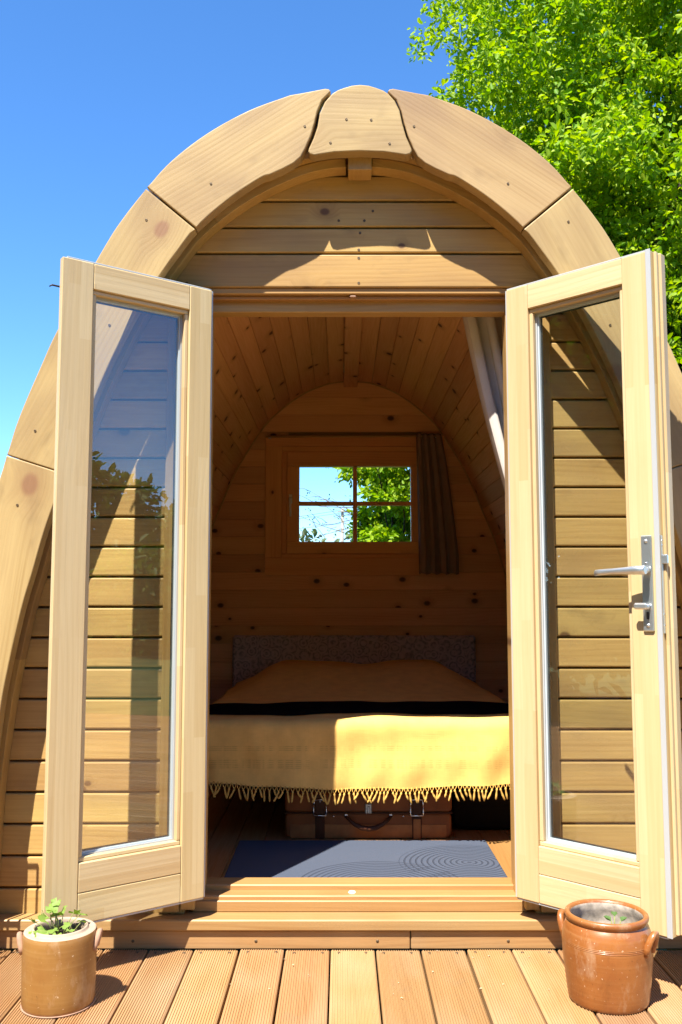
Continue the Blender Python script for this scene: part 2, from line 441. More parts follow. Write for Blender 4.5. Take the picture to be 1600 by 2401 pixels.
# ------------------------------------------------------------------ mesh helpers
class MB:
    def __init__(self):
        self.v, self.f, self.smooth = [], [], []

    def add(self, vs, fs, smooth=False):
        o = len(self.v)
        self.v += [tuple(map(float, p)) for p in vs]
        self.f += [tuple(o + i for i in f) for f in fs]
        self.smooth += [smooth] * len(fs)
        return self

    def box(self, c, s, ch=0.0):
        hx, hy, hz = s[0] / 2, s[1] / 2, s[2] / 2
        if ch <= 0:
            vs = [(c[0] + i * hx, c[1] + j * hy, c[2] + k * hz) for i in (-1, 1) for j in (-1, 1) for k in (-1, 1)]
            fs = [(0, 1, 3, 2), (4, 6, 7, 5), (0, 4, 5, 1), (2, 3, 7, 6), (0, 2, 6, 4), (1, 5, 7, 3)]
            return self.add(vs, fs)
        ch = min(ch, 0.45 * min(s))
        vs, idx = [], {}
        for i in (-1, 1):
            for j in (-1, 1):
                for k in (-1, 1):
                    for a in range(3):
                        p = [i * hx, j * hy, k * hz]
                        for b, sg in enumerate((i, j, k)):
                            if b != a:
                                p[b] -= sg * ch
                        idx[(i, j, k, a)] = len(vs)
                        vs.append((c[0] + p[0], c[1] + p[1], c[2] + p[2]))
        fs = []
        for a in range(3):
            b, d = (a + 1) % 3, (a + 2) % 3
            for sg in (-1, 1):
                q = []
                for (sb, sd) in ((-1, -1), (1, -1), (1, 1), (-1, 1)):
                    t = [0, 0, 0]
                    t[a], t[b], t[d] = sg, sb, sd
                    q.append(idx[(*t, a)])
                fs.append(tuple(q if sg > 0 else q[::-1]))
        for a in range(3):                       # edge chamfers parallel to axis a
            b, d = (a + 1) % 3, (a + 2) % 3
            for sb in (-1, 1):
                for sd in (-1, 1):
                    t0, t1 = [0, 0, 0], [0, 0, 0]
                    t0[a], t0[b], t0[d] = -1, sb, sd
                    t1[a], t1[b], t1[d] = 1, sb, sd
                    q = [idx[(*t0, b)], idx[(*t1, b)], idx[(*t1, d)], idx[(*t0, d)]]
                    fs.append(tuple(q if sb * sd > 0 else q[::-1]))
        for i in (-1, 1):
            for j in (-1, 1):
                for k in (-1, 1):
                    q = [idx[(i, j, k, 0)], idx[(i, j, k, 1)], idx[(i, j, k, 2)]]
                    fs.append(tuple(q if i * j * k > 0 else q[::-1]))
        return self.add(vs, fs)

    def loft(self, rings, closed=True, caps=True, smooth=False):
        n = len(rings[0])
        vs = [p for r in rings for p in r]
        fs = []
        for a in range(len(rings) - 1):
            for i in range(n if closed else n - 1):
                j = (i + 1) % n
                fs.append((a * n + i, a * n + j, (a + 1) * n + j, (a + 1) * n + i))
        self.add(vs, fs, smooth)
        if caps and closed:
            o = len(self.v) - len(vs)
            self.f.append(tuple(o + i for i in range(n))[::-1])
            self.f.append(tuple(o + (len(rings) - 1) * n + i for i in range(n)))
            self.smooth += [False, False]
        return self

    def tube(self, pts, rad, seg=8, smooth=True):
        pts = [Vector(p) for p in pts]
        rads = rad if isinstance(rad, (list, tuple)) else [rad] * len(pts)
        rings = []
        up = Vector((0.13, 0.31, 0.94))
        for i, p in enumerate(pts):
            t = (pts[min(i + 1, len(pts) - 1)] - pts[max(i - 1, 0)]).normalized()
            a = t.cross(up)
            if a.length < 1e-3:
                a = t.cross(Vector((1, 0, 0)))
            a.normalize()
            b = t.cross(a)
            rings.append([p + rads[i] * (math.cos(2 * math.pi * k / seg) * a + math.sin(2 * math.pi * k / seg) * b) for k in range(seg)])
        return self.loft(rings, True, True, smooth)

    def lathe(self, prof, seg=48, c=(0, 0, 0), smooth=True):
        rings = [[(c[0] + r * math.cos(2 * math.pi * k / seg), c[1] + r * math.sin(2 * math.pi * k / seg), c[2] + z) for k in range(seg)] for r, z in prof]
        return self.loft(rings, True, False, smooth)

    def prism(self, poly, y0, y1, ch=0.0):
        """polygon in xz (counter-clockwise seen from -y), front at y0, back at y1, front edge rounded by ch."""
        n = len(poly)
        P = [np.array(p, float) for p in poly]
        area = sum(P[i][0] * P[(i + 1) % n][1] - P[(i + 1) % n][0] * P[i][1] for i in range(n))
        if area < 0:
            P = P[::-1]
        nor = []
        for i in range(n):
            d = P[(i + 1) % n] - P[i - 1]
            L = np.linalg.norm(d) or 1
            nor.append(np.array((-d[1], d[0])) / L)
        rings = [[(p[0], y1, p[1]) for p in P]]
        if ch:
            for a in (0, 22.5, 45, 67.5, 90):
                t = math.radians(a)
                rings.append([(p[0] + q[0] * ch * (1 - math.cos(t)), y0 + ch * (1 - math.sin(t)), p[1] + q[1] * ch * (1 - math.cos(t))) for p, q in zip(P, nor)])
        else:
            rings.append([(p[0], y0, p[1]) for p in P])
        vs = [p for r in rings for p in r]
        fs = []
        for a in range(len(rings) - 1):
            for i in range(n):
                j = (i + 1) % n
                fs.append((a * n + i, (a + 1) * n + i, (a + 1) * n + j, a * n + j))
        fs.append(tuple(range(n))[::-1])
        fs.append(tuple((len(rings) - 1) * n + i for i in range(n)))
        # orientation: ring polygon is counter-clockwise in xz; seen from -y that is a front face
        fs = [f[::-1] for f in fs]
        return self.add(vs, fs)

    def mesh(self, name):
        me = bpy.data.meshes.new(name)
        me.from_pydata(self.v, [], self.f)
        me.polygons.foreach_set('use_smooth', self.smooth)
        me.update()
        return me


def fix_normals(me):
    import bmesh
    bm = bmesh.new()
    bm.from_mesh(me)
    bmesh.ops.recalc_face_normals(bm, faces=bm.faces)
    bm.to_mesh(me)
    bm.free()


def ob(name, geo, mat, parent=None, mw=None, fix=True):
    me = geo if not isinstance(geo, MB) else geo.mesh(name)
    if isinstance(geo, MB) and fix:
        fix_normals(me)
    if mat is not None and not me.materials:
        me.materials.append(M[mat] if isinstance(mat, str) else mat)
    o = bpy.data.objects.new(name, me)
    C.objects.link(o)
    if parent is not None:
        o.parent = parent
    if mw is not None:
        o.matrix_basis = mw
    return o


def empty(name, loc=(0, 0, 0), rz=0.0, parent=None):
    o = bpy.data.objects.new(name, None)
    o.empty_display_size = 0.1
    C.objects.link(o)
    o.location = loc
    o.rotation_euler = (0, 0, rz)
    if parent is not None:
        o.parent = parent
    return o


def tag(o, label, cat, group=None, kind=None):
    o['label'] = label
    o['category'] = cat
    if group:
        o['group'] = group
    if kind:
        o['kind'] = kind
    return o


def struct(o):
    o['kind'] = 'structure'
    return o


AX = {'x': Matrix(((1, 0, 0), (0, 1, 0), (0, 0, 1))),
      'y': Matrix(((0, 0, 1), (1, 0, 0), (0, 1, 0))),       # X->Y, Y->Z, Z->X
      'z': Matrix(((0, 0, -1), (0, 1, 0), (1, 0, 0)))}      # X->Z, Y->Y, Z->-X


def beam(name, c, s, axis, mat, parent=None, ch=0.003):
    """chamfered bar centred at c, size s in parent axes, grain along axis."""
    R = AX[axis]
    ls = {'x': s, 'y': (s[1], s[2], s[0]), 'z': (s[2], s[1], s[0])}[axis]
    mb = MB().box((0, 0, 0), ls, ch)
    return ob(name, mb, mat, parent, Matrix.Translation(c) @ R.to_4x4())


def shifted(mb, c):
    mb.v = [(p[0] - c[0], p[1] - c[1], p[2] - c[2]) for p in mb.v]
    return mb


def local(mb, mw):
    inv = mw.inverted()
    mb.v = [tuple(inv @ Vector(p)) for p in mb.v]
    return mb


def crom(pts, n=6):
    P = [np.array(p, float) for p in pts]
    P = [2 * P[0] - P[1]] + P + [2 * P[-1] - P[-2]]
    out = []
    for i in range(1, len(P) - 2):
        for k in range(n):
            t = k / n
            a, b, c, d = P[i - 1], P[i], P[i + 1], P[i + 2]
            out.append(0.5 * ((2 * b) + (c - a) * t + (2 * a - 5 * b + 4 * c - d) * t * t + (3 * b - a - 3 * c + d) * t ** 3))
    out.append(P[-2])
    return out


# ------------------------------------------------------------------ pod profile curves (half, x >= 0)
IN_H = [(0.0, 2.612), (0.10, 2.606), (0.20, 2.581), (0.337, 2.517), (0.446, 2.445), (0.55, 2.353), (0.615, 2.265), (0.66, 2.199), (0.729, 2.089),
        (0.813, 1.919), (0.887, 1.734), (1.008, 1.39), (1.062, 1.191), (1.091, 1.08), (1.123, 0.917), (1.150, 0.74), (1.175, 0.5), (1.185, 0.25), (1.187, 0.0), (1.187, -0.25)]
OUT_H = [(0.235, 2.822), (0.375, 2.767), (0.516, 2.685), (0.635, 2.588), (0.716, 2.493), (0.793, 2.389), (0.853, 2.29), (0.995, 2.019), (1.051, 1.888),
         (1.12, 1.709), (1.155, 1.584), (1.215, 1.36), (1.28, 1.06), (1.33, 0.75), (1.365, 0.4), (1.38, 0.0), (1.38, -0.25)]
INSIDE_H = [(0.0, 2.536), (0.11, 2.526), (0.20, 2.500), (0.31, 2.450), (0.43, 2.365), (0.55, 2.25), (0.66, 2.085), (0.75, 1.925), (0.84, 1.71), (0.94, 1.45),
            (1.03, 1.10), (1.09, 0.75), (1.12, 0.4), (1.13, 0.10)]
INS = crom(IN_H, 5)
INSIDE = crom(INSIDE_H, 6)


def width_at(curve, z):
    zs = np.array([p[1] for p in curve])[::-1]
    xs = np.array([p[0] for p in curve])[::-1]
    return float(np.interp(z, zs, xs))


def offset(curve, d):
    """outward offset of a half curve."""
    out = []
    n = len(curve)
    for i in range(n):
        t = np.array(curve[min(i + 1, n - 1)]) - np.array(curve[max(i - 1, 0)])
        t = t / (np.linalg.norm(t) or 1)
        nn = np.array((-t[1], t[0]))           # curve runs from apex outward/down: normal points out
        if i == 0:
            nn = np.array((0.0, 1.0))
        out.append(np.array(curve[i]) + nn * d)
    return out


def full(h):
    """half curve -> full curve from left foot over the apex to right foot."""
    left = [(-p[0], p[1]) for p in h[::-1]]
    right = [(p[0], p[1]) for p in h]
    if abs(h[0][0]) < 1e-6:
        right = right[1:]
    return left + right


# ------------------------------------------------------------------ the setting
g = MB().add([(-400, -400, -0.42), (400, -400, -0.42), (400, 400, -0.42), (-400, 400, -0.42)], [(0, 1, 2, 3)])
struct(ob('ground', g, 'grass'))

FACE_Y = -0.056          # front of the riser = back end of the deck boards
deck = struct(empty('deck'))


def deck_board_mesh(width, length, thick=0.027, nr=18):
    prof = []
    hw = width / 2
    e = 0.004
    pitch = (width - 2 * e) / nr
    prof.append((-hw, -thick))
    prof.append((-hw, -0.004))
    prof.append((-hw + e, -0.0003))
    for i in range(nr):
        a = -hw + e + i * pitch
        prof += [(a + pitch * 0.12, 0.0), (a + pitch * 0.50, 0.0), (a + pitch * 0.60, -0.003), (a + pitch * 0.98, -0.003)]
    prof.append((hw - e, -0.0003))
    prof.append((hw, -0.004))
    prof.append((hw, -thick))
    # local: X along the length, Y up, Z across
    r0 = [(-length / 2, h, w) for w, h in prof]
    r1 = [(length / 2, h, w) for w, h in prof]
    return MB().loft([r0, r1])


PITCH = 0.145
DL = 4.4
dmb = deck_board_mesh(PITCH - 0.0065, DL)
dme = dmb.mesh('deck_board')
fix_normals(dme)
for k in range(-34, 35):
    gx = -0.097 + PITCH * k + PITCH / 2
    j = random.uniform(-0.0015, 0.0015)
    mw = Matrix.Translation((gx + random.uniform(-0.0012, 0.0012), FACE_Y - 0.004 - DL / 2 + random.uniform(-0.002, 0.001), j)) @ AX['y'].to_4x4()
    b = ob('deck_board', dme, 'deck', deck, mw)
    if -10 < k < 10:
        for sx in (-0.045, 0.045):
            for yl in (DL / 2 - 0.022,):
                s = MB().lathe([(0.0005, 0.0012), (0.0035, 0.0012), (0.0048, 0.0004), (0.0048, -0.002)], 10)
                s.v = [(p[0], p[2], p[1]) for p in s.v]
                ob('screw', s, 'screw', b, Matrix.Translation((yl, 0, sx + random.uniform(-0.004, 0.004))))
for yy in (-0.3, -1.0, -1.7, -2.4, -3.1, -3.8):
    beam('joist', (0, yy, -0.10), (9.9, 0.06, 0.14), 'x', 'deck', deck)

# ------------------------------------------------------------------ entrance step
step = tag(empty('entrance_step', (0, -0.05, 0)), 'low wooden entrance step with plank tread running along the pod front', 'step')
for (x0, x1) in ((-1.62, 0.16), (0.163, 1.62)):
    beam('riser', ((x0 + x1) / 2, 0.012, 0.026), (x1 - x0, 0.024, 0.058), 'x', 'step', step, 0.003)
beam('tread', (0.0, 0.030, 0.0745), (3.24, 0.088, 0.035), 'x', 'step', step, 0.004)
for x in (-0.335, 0.055, 0.475, -0.73, 0.85):
    s = MB().lathe([(0.0005, 0.0), (0.0045, 0.0), (0.0055, -0.002)], 10)
    s.v = [(p[0], -p[2], p[1]) for p in s.v]
    ob('screw', s, 'screw', step, Matrix.Translation((x, -0.0012, 0.022)))

# ------------------------------------------------------------------ the pod
pod = tag(empty('camping_pod'), 'arched wooden camping pod with open glazed double doors', 'cabin')

# --- fascia
FY0, FY1 = -0.145, -0.098
KEY = [(-0.051, 2.848), (-0.025, 2.856), (0.003, 2.859), (0.032, 2.856), (0.058, 2.848), (0.083, 2.838), (0.100, 2.826), (0.121, 2.801), (0.137, 2.766),
       (0.146, 2.721), (0.159, 2.673), (0.176, 2.632), (0.1775, 2.622), (0.172, 2.613), (0.156, 2.609), (0.084, 2.620), (0.002, 2.623), (-0.085, 2.619), (-0.152, 2.608), (-0.167, 2.612),
       (-0.1725, 2.621), (-0.171, 2.631), (-0.155, 2.668), (-0.142, 2.708), (-0.134, 2.757), (-0.117, 2.797), (-0.091, 2.828), (-0.072, 2.840)]
UP_TIP = [(0.195, 2.829), (0.116, 2.845), (0.103, 2.843), (0.097, 2.835), (0.103, 2.827), (0.126, 2.804), (0.1425, 2.763), (0.152, 2.721), (0.1645, 2.676),
          (0.1835, 2.630), (0.198, 2.602), (0.222, 2.580), (0.258, 2.560), (0.30, 2.540)]


def seg_curve(curve, zhi, zlo):
    return [p for p in curve if zlo < p[1] < zhi]


OUTS = crom(OUT_H, 5)
INF = crom([(0.30, 2.540), (0.337, 2.526), (0.446, 2.449), (0.55, 2.353), (0.615, 2.265), (0.66, 2.199), (0.729, 2.089), (0.813, 1.919), (0.887, 1.734), (1.008, 1.39),
            (1.062, 1.191), (1.091, 1.08), (1.123, 0.917), (1.147, 0.766), (1.172, 0.5), (1.183, 0.25), (1.185, 0.0), (1.185, -0.25)], 5)


def near(curve, q):
    return min(range(len(curve)), key=lambda i: (curve[i][0] - q[0]) ** 2 + (curve[i][1] - q[1]) ** 2)


def fascia_board(name, poly, ang, screws, mirror):
    if mirror:
        poly = [(-p[0], p[1]) for p in poly]
        screws = [(-p[0], p[1]) for p in screws]
        ang = -ang
    mb = MB().prism(poly, FY0, FY1, 0.0045)
    cx = sum(p[0] for p in poly) / len(poly)
    cz = sum(p[1] for p in poly) / len(poly)
    mw = Matrix.Translation((cx, 0, cz)) @ Matrix.Rotation(ang, 4, 'Y')
    o = ob(name, local(mb, mw), 'fascia', pod, mw)
    for p in screws:
        s = MB().lathe([(0.0004, 0.0005), (0.0026, 0.0003), (0.0040, 0.0011), (0.0043, -0.002)], 10)
        s.v = [(q[0], -q[2], q[1]) for q in s.v]
        ob('screw', s, 'screw', o, mw.inverted() @ Matrix.Translation((p[0], FY0 - 0.001, p[1])))
    return o


# the keystone and its six neighbours; joints are cut square with a 3 mm gap
kb = fascia_board('keystone_board', KEY, 0.0, [(-0.044, 2.735), (0.04, 2.733), (-0.098, 2.652), (0.102, 2.649)], False)
for mir in (False, True):
    a, b = near(OUTS, (0.716, 2.493)), near(OUTS, (1.155, 1.584))
    c, d = near(INF, (0.55, 2.353)), near(INF, (0.962, 1.52))
    gap = 2.2e-3
    up = [tuple(p) for p in OUTS[:a]] + [(0.7145, 2.496)] + [(0.5485, 2.3555)] + [tuple(p) for p in INF[:c][::-1]] + UP_TIP[::-1][1:]
    fascia_board('fascia_board', up, math.radians(33), [(0.185, 2.71), (0.50, 2.508)], mir)
    mid = [(0.7175, 2.490)] + [tuple(p) for p in OUTS[a + 1:b]] + [(1.1547, 1.5852), (0.9633, 1.5242)] + [tuple(p) for p in INF[c + 1:d][::-1]] + [(0.5515, 2.350)]
    fascia_board('fascia_board', mid, math.radians(63), [(0.70, 2.375) if not mir else (0.715, 2.382), (1.065, 1.665), (0.83, 2.02)], mir)
    low = [(1.1555, 1.583)] + [tuple(p) for p in OUTS[b + 1:]] + [tuple(p) for p in INF[d + 1:][::-1]] + [(0.9640, 1.522)]
    fascia_board('fascia_board', low, math.radians(82), [(1.115, 1.42), (1.22, 0.9), (1.26, 0.4)], mir)

# --- roof shell, soffit rib and eaves batten
ro, ri = full([tuple(p) for p in offset(INS, 0.135)]), full([tuple(p) for p in offset(INS, 0.028)])
rings = []
for yy in (-0.0975, 2.93):
    rings.append([(p[0], yy, p[1]) for p in ro] + [(p[0], yy, p[1]) for p in ri[::-1]])
ob('roof', MB().loft(rings), 'clad', pod)
ro2 = full([tuple(p) for p in offset(INS, 0.176)])
ob('roof_covering', MB().loft([[(p[0], yy, p[1]) for p in ro2] + [(p[0], yy, p[1]) for p in [(q[0] * 0.9995, q[1] - 0.0005) for q in full([tuple(p) for p in offset(INS, 0.137)])][::-1]] for yy in (-0.0965, 2.95)]), 'roof', pod)
# curved battens, each side in lengths, fixed against the wall under the roof
bi, bo = offset(INS, -0.006), offset(INS, 0.026)
n = len(INS)
cuts = [0, 22, 47, 70, n - 1]
for mir in (1, -1):
    for a, b in zip(cuts[:-1], cuts[1:]):
        s = 0 if a == 0 else 1
        poly = [(mir * p[0], p[1]) for p in bi[a:b + 1]] + [(mir * p[0], p[1]) for p in bo[a:b + 1][::-1]]
        if a == 0:
            poly = [(mir * max(abs(p[0]), 0.045), p[1]) for p in poly]
        cx = sum(p[0] for p in poly) / len(poly)
        cz = sum(p[1] for p in poly) / len(poly)
        t = np.array(bi[b]) - np.array(bi[a])
        mw = Matrix.Translation((cx, 0, cz)) @ Matrix.Rotation(mir * math.atan2(-t[1], t[0]), 4, 'Y')
        ob('arch_batten', local(MB().prism(poly, -0.064, -0.003, 0.002), mw), 'clad', pod, mw)
beam('ridge_beam_end', (0.003, -0.055, 2.607), (0.081, 0.082, 0.054), 'y', 'clad', pod, 0.002)
beam('soffit_block', (0.003, -0.045, 2.655), (0.30, 0.06, 0.036), 'x', 'backing', pod, 0.002)

# --- front wall cladding
DX, DZ = 0.575, 2.196          # rough door opening
front = empty('front_wall', parent=pod)
joints = [0.071 + 0.1018 * i for i in range(0, 21)]
joints = [z for z in joints if z < 2.15] + [DZ, 2.321, 2.415, 2.511, 2.66]


def clad_row(z0, z1, xa, xb, parent, name, mat, yf=0.0, depth=0.02, gap=0.0072, ch=0.0045, sgn=1):
    """one board; xa/xb are functions z -> x of its two ends."""
    za, zb = z0 + gap * 0.5, z1 - gap * 0.5
    prof = [(depth, za), (ch, za), (ch * 0.3, za + ch * 0.3), (0, za + ch), (0, zb - ch), (ch * 0.3, zb - ch * 0.3), (ch, zb), (depth, zb)]
    cz = (za + zb) / 2
    cx = (xa(cz) + xb(cz)) / 2
    r0 = [(xa(z) - cx, y, z - cz) for y, z in prof]
    r1 = [(xb(z) - cx, y, z - cz) for y, z in prof]
    return ob(name, MB().loft([r0, r1]), mat, parent, Matrix.Translation((cx, yf, cz)))


wf = lambda z: width_at(INS, z) + 0.012
for z0, z1 in zip(joints[:-1], joints[1:]):
    if z0 >= DZ - 1e-6:
        z1c = min(z1, 2.606)
        if z1c - z0 < 0.02:
            continue
        o = clad_row(z0, z1c, lambda z: -wf(min(z, 2.60)), lambda z: wf(min(z, 2.60)), front, 'cladding_board', 'clad')
    else:
        for sg in (-1, 1):
            if sg < 0:
                clad_row(z0, z1, lambda z: -wf(z), lambda z: -DX, front, 'cladding_board', 'clad')
            else:
                clad_row(z0, z1, lambda z: DX, lambda z: wf(z), front, 'cladding_board', 'clad')
# backing behind the joints
bk = MB()
for (a, b) in ((0.0, 1.0), (1.0, DZ)):
    for sg in (-1, 1):
        bk.prism([(sg * DX, a), (sg * wf(a), a), (sg * wf((a + b) / 2), (a + b) / 2), (sg * wf(b), b), (sg * DX, b)], 0.0185, 0.06)
bk.prism([(-wf(DZ), DZ), (wf(DZ), DZ), (wf(2.4), 2.4), (wf(2.5), 2.5), (wf(2.59), 2.59), (-wf(2.59), 2.59), (-wf(2.5), 2.5), (-wf(2.4), 2.4)], 0.0185, 0.06)
ob('wall_backing', bk, 'backing', front)
for (x, z) in ((0.0, 2.305), (0.0, 2.215), (-0.62, 2.30), (-0.6, 2.215), (0.62, 2.30), (0.005, 2.395), (0.0, 2.335), (-0.07, 2.44), (0.05, 2.475), (0.02, 2.44)):
    s = MB().lathe([(0.0004, 0.0004), (0.003, 0.0002), (0.0045, 0.001), (0.005, -0.002)], 8)
    s.v = [(q[0], -q[2], q[1]) for q in s.v]
    ob('screw', s, 'screw', front, Matrix.Translation((x, -0.0006, z)))

# --- door frame, cover strips, sill
dfm = empty('door_frame', parent=pod)
for sg in (-1, 1):
    beam('cover_strip', (sg * 0.625, -0.0105, 1.147), (0.070, 0.019, 2.094), 'z', 'frame', dfm, 0.003)
    beam('jamb_outer', (sg * 0.562, 0.010, 1.150), (0.046, 0.058, 2.085), 'z', 'frame', dfm, 0.003)
    beam('jamb_inner', (sg * 0.547, 0.075, 1.148), (0.060, 0.068, 2.03), 'z', 'frame', dfm, 0.003)
beam('head_outer', (0, 0.034, 2.189), (1.12, 0.050, 0.022), 'x', 'frame', dfm, 0.003)
beam('head_middle', (0, 0.040, 2.1705), (1.08, 0.030, 0.014), 'x', 'sill', dfm, 0.003)
beam('head_inner', (0, 0.075, 2.152), (1.06, 0.056, 0.056), 'x', 'frame', dfm, 0.003)
ob('head_catch', MB().box((0, 0, 0), (0.022, 0.014, 0.008), 0.003), 'pinkclay', dfm, Matrix.Translation((-0.02, 0.018, 2.171)))
sill = empty('sill', parent=pod)
beam('sill_lip', (0, 0.026, 0.110), (1.10, 0.030, 0.036), 'x', 'sill', sill, 0.003)
beam('sill_ledge', (0, 0.054, 0.118), (1.12, 0.070, 0.049), 'x', 'sill', sill, 0.004)
beam('sill_top', (0, 0.120, 0.1285), (1.12, 0.085, 0.063), 'x', 'sill', sill, 0.004)
ob('strike_plate', MB().lathe([(0.0005, 0.005), (0.010, 0.0045), (0.0125, 0.001), (0.0125, 0.0)], 16), 'white', sill, Matrix.Translation((-0.025, 0.050, 0.1428)))

# --- floor, inside lining
flr = empty('floor', parent=pod)
fb = MB().box((0, 0, 0), (2.62, 0.018, 0.113), 0.0015)
fme = fb.mesh('floor_board')
fix_normals(fme)
for k in range(-10, 11):
    ob('floor_board', fme, 'floor', flr, Matrix.Translation((0.115 * k + 0.02, 1.455, 0.101)) @ AX['y'].to_4x4())
beam('subfloor', (0, 1.45, 0.06), (2.36, 2.75, 0.055), 'x', 'backing', flr, 0)

ceil = empty('ceiling', parent=pod)
# walk along the inside profile and lay boards
cur = [np.array(p) for p in INSIDE]
cum = [0.0]
for a, b in zip(cur[:-1], cur[1:]):
    cum.append(cum[-1] + float(np.linalg.norm(b - a)))
cum = np.array(cum)
cxs = np.array([p[0] for p in cur])
czs = np.array([p[1] for p in cur])
bw = 0.094
cme = None
L0, L1 = 0.062, 2.765
for sg in (1, -1):
    s = 0.045
    while s < cum[-1] - 0.02:
        e = min(s + bw, cum[-1])
        A = np.array((np.interp(s, cum, cxs), np.interp(s, cum, czs)))
        B = np.array((np.interp(e, cum, cxs), np.interp(e, cum, czs)))
        t = (B - A) / np.linalg.norm(B - A)
        nrm = np.array((-t[1], t[0]))
        ctr = (A + B) / 2
        w = float(np.linalg.norm(B - A))
        hw = w / 2 - 0.0006
        # profile across: v-joint on the visible (inner) side; local Y = outward normal, Z = across
        prof = [(0.016, -hw), (0.003, -hw), (0.0, -hw + 0.003), (0.0, hw - 0.003), (0.003, hw), (0.016, hw)]
        ln = L1 - L0
        mb = MB().loft([[(-ln / 2, y, z) for y, z in prof], [(ln / 2, y, z) for y, z in prof]])
        X = Vector((0, 1, 0))
        Y = Vector((sg * nrm[0], 0, nrm[1]))
        Z = X.cross(Y)
        R = Matrix((X, Y, Z)).transposed().to_4x4()
        ob('ceiling_board', mb, 'inner', ceil, Matrix.Translation((sg * ctr[0], (L0 + L1) / 2, ctr[1])) @ R)
        s = e
beam('ridge_beam', (0.0, (L0 + L1) / 2, 2.517), (0.088, L1 - L0, 0.05), 'y', 'inner', pod, 0.004)

rear = empty('rear_wall', parent=pod)
RY = 2.765
WX, WZ0, WZ1, WC = 0.43, 1.395, 2.085, 0.028
wi = lambda z: width_at(INSIDE, z) + 0.012
rj = [0.05 + 0.113 * i for i in range(23)]
cuts_z = sorted(set([z for z in rj if z < 2.53] + [2.53]))
for z0, z1 in zip(cuts_z[:-1], cuts_z[1:]):
    if z1 - z0 < 0.03:
        continue
    top = lambda z: min(z, 2.53)
    if z1 <= WZ0 or z0 >= WZ1:
        clad_row(z0, z1, lambda z: -wi(top(z)), lambda z: wi(top(z)), rear, 'wall_board', 'inner', RY, 0.016, 0.0012, 0.003)
    else:
        clad_row(z0, z1, lambda z: -wi(z), lambda z: WC - WX, rear, 'wall_board', 'inner', RY, 0.016, 0.0012, 0.003)
        clad_row(z0, z1, lambda z: WC + WX, lambda z: wi(z), rear, 'wall_board', 'inner', RY, 0.016, 0.0012, 0.003)
bk = MB()
for sg in (-1, 1):
    bk.prism([(WC + sg * WX, 0.0), (sg * 1.19, 0.0), (sg * width_at(INS, 0.8), 0.8), (sg * width_at(INS, WZ0), WZ0), (sg * width_at(INS, WZ1), WZ1), (WC + sg * WX, WZ1)], RY + 0.018, RY + 0.09)
bk.prism([(WC - WX, 0.0), (WC + WX, 0.0), (WC + WX, WZ0), (WC - WX, WZ0)], RY + 0.0182, RY + 0.0898)
bk.prism([(-width_at(INS, WZ1), WZ1), (width_at(INS, WZ1), WZ1), (width_at(INS, 2.3), 2.3), (width_at(INS, 2.5), 2.5), (0.13, 2.60), (-0.13, 2.60), (-width_at(INS, 2.5), 2.5), (-width_at(INS, 2.3), 2.3)], RY + 0.018, RY + 0.09)
ob('wall_backing', bk, 'clad', rear)
# cover moulding where the wall meets the ceiling
mo, mi = offset(INSIDE, -0.001), offset(INSIDE, -0.010)
for mir in (1, -1):
    poly = [(mir * p[0], p[1]) for p in mi[2:66]] + [(mir * p[0], p[1]) for p in mo[2:66][::-1]]
    cx = sum(p[0] for p in poly) / len(poly)
    mw = Matrix.Translation((cx, 0, 1.9))
    ob('cove_moulding', local(MB().prism(poly, RY - 0.010, RY - 0.0005), mw), 'frame', rear, mw)

win = empty('rear_window', parent=pod)


def wbeam(name, x0, x1, z0, z1, y0, y1, ax, mat='sash', par=win, ch=0.003):
    return beam(name, ((x0 + x1) / 2 + WC, (y0 + y1) / 2, (z0 + z1) / 2), (x1 - x0, y1 - y0, z1 - z0), ax, mat, par, ch)


wbeam('casing_top', -0.575, 0.575, 2.102, 2.172, RY - 0.018, RY - 0.0005, 'x')
wbeam('casing_bottom', -0.575, 0.575, 1.272, 1.383, RY - 0.018, RY - 0.0005, 'x')
wbeam('casing_side', -0.575, -0.470, 1.3835, 2.1015, RY - 0.018, RY - 0.0005, 'z')
wbeam('casing_side', 0.470, 0.575, 1.3835, 2.1015, RY - 0.018, RY - 0.0005, 'z')
# fixed frame
wbeam('frame_rail', -0.4695, 0.4695, 2.066, 2.1015, RY - 0.008, RY + 0.08, 'x')
wbeam('frame_rail', -0.4695, 0.4695, 1.3835, 1.410, RY - 0.008, RY + 0.08, 'x')
wbeam('frame_stile', -0.4695, -0.437, 1.4105, 2.0655, RY - 0.008, RY + 0.08, 'z')
wbeam('frame_stile', 0.437, 0.4695, 1.4105, 2.0655, RY - 0.008, RY + 0.08, 'z')
# sash
wbeam('sash_rail', -0.436, 0.436, 1.972, 2.065, RY - 0.02, RY + 0.045, 'x')
wbeam('sash_rail', -0.436, 0.436, 1.411, 1.486, RY - 0.02, RY + 0.045, 'x')
wbeam('sash_stile', -0.436, -0.358, 1.4865, 1.9715, RY - 0.02, RY + 0.045, 'z')
wbeam('sash_stile', 0.358, 0.436, 1.4865, 1.9715, RY - 0.02, RY + 0.045, 'z')
wbeam('muntin', -0.0135, 0.0135, 1.4865, 1.9715, RY - 0.004, RY + 0.035, 'z')
wbeam('muntin', -0.3575, -0.0136, 1.7195, 1.7455, RY - 0.002, RY + 0.033, 'x')
wbeam('muntin', 0.0136, 0.3575, 1.7195, 1.7455, RY - 0.002, RY + 0.033, 'x')
for (x0, x1) in ((-0.357, -0.014), (0.014, 0.357)):
    for (z0, z1) in ((1.487, 1.719), (1.746, 1.971)):
        wbeam('pane', x0, x1, z0, z1, RY + 0.012, RY + 0.018, 'x', 'glass_thin', win, 0)
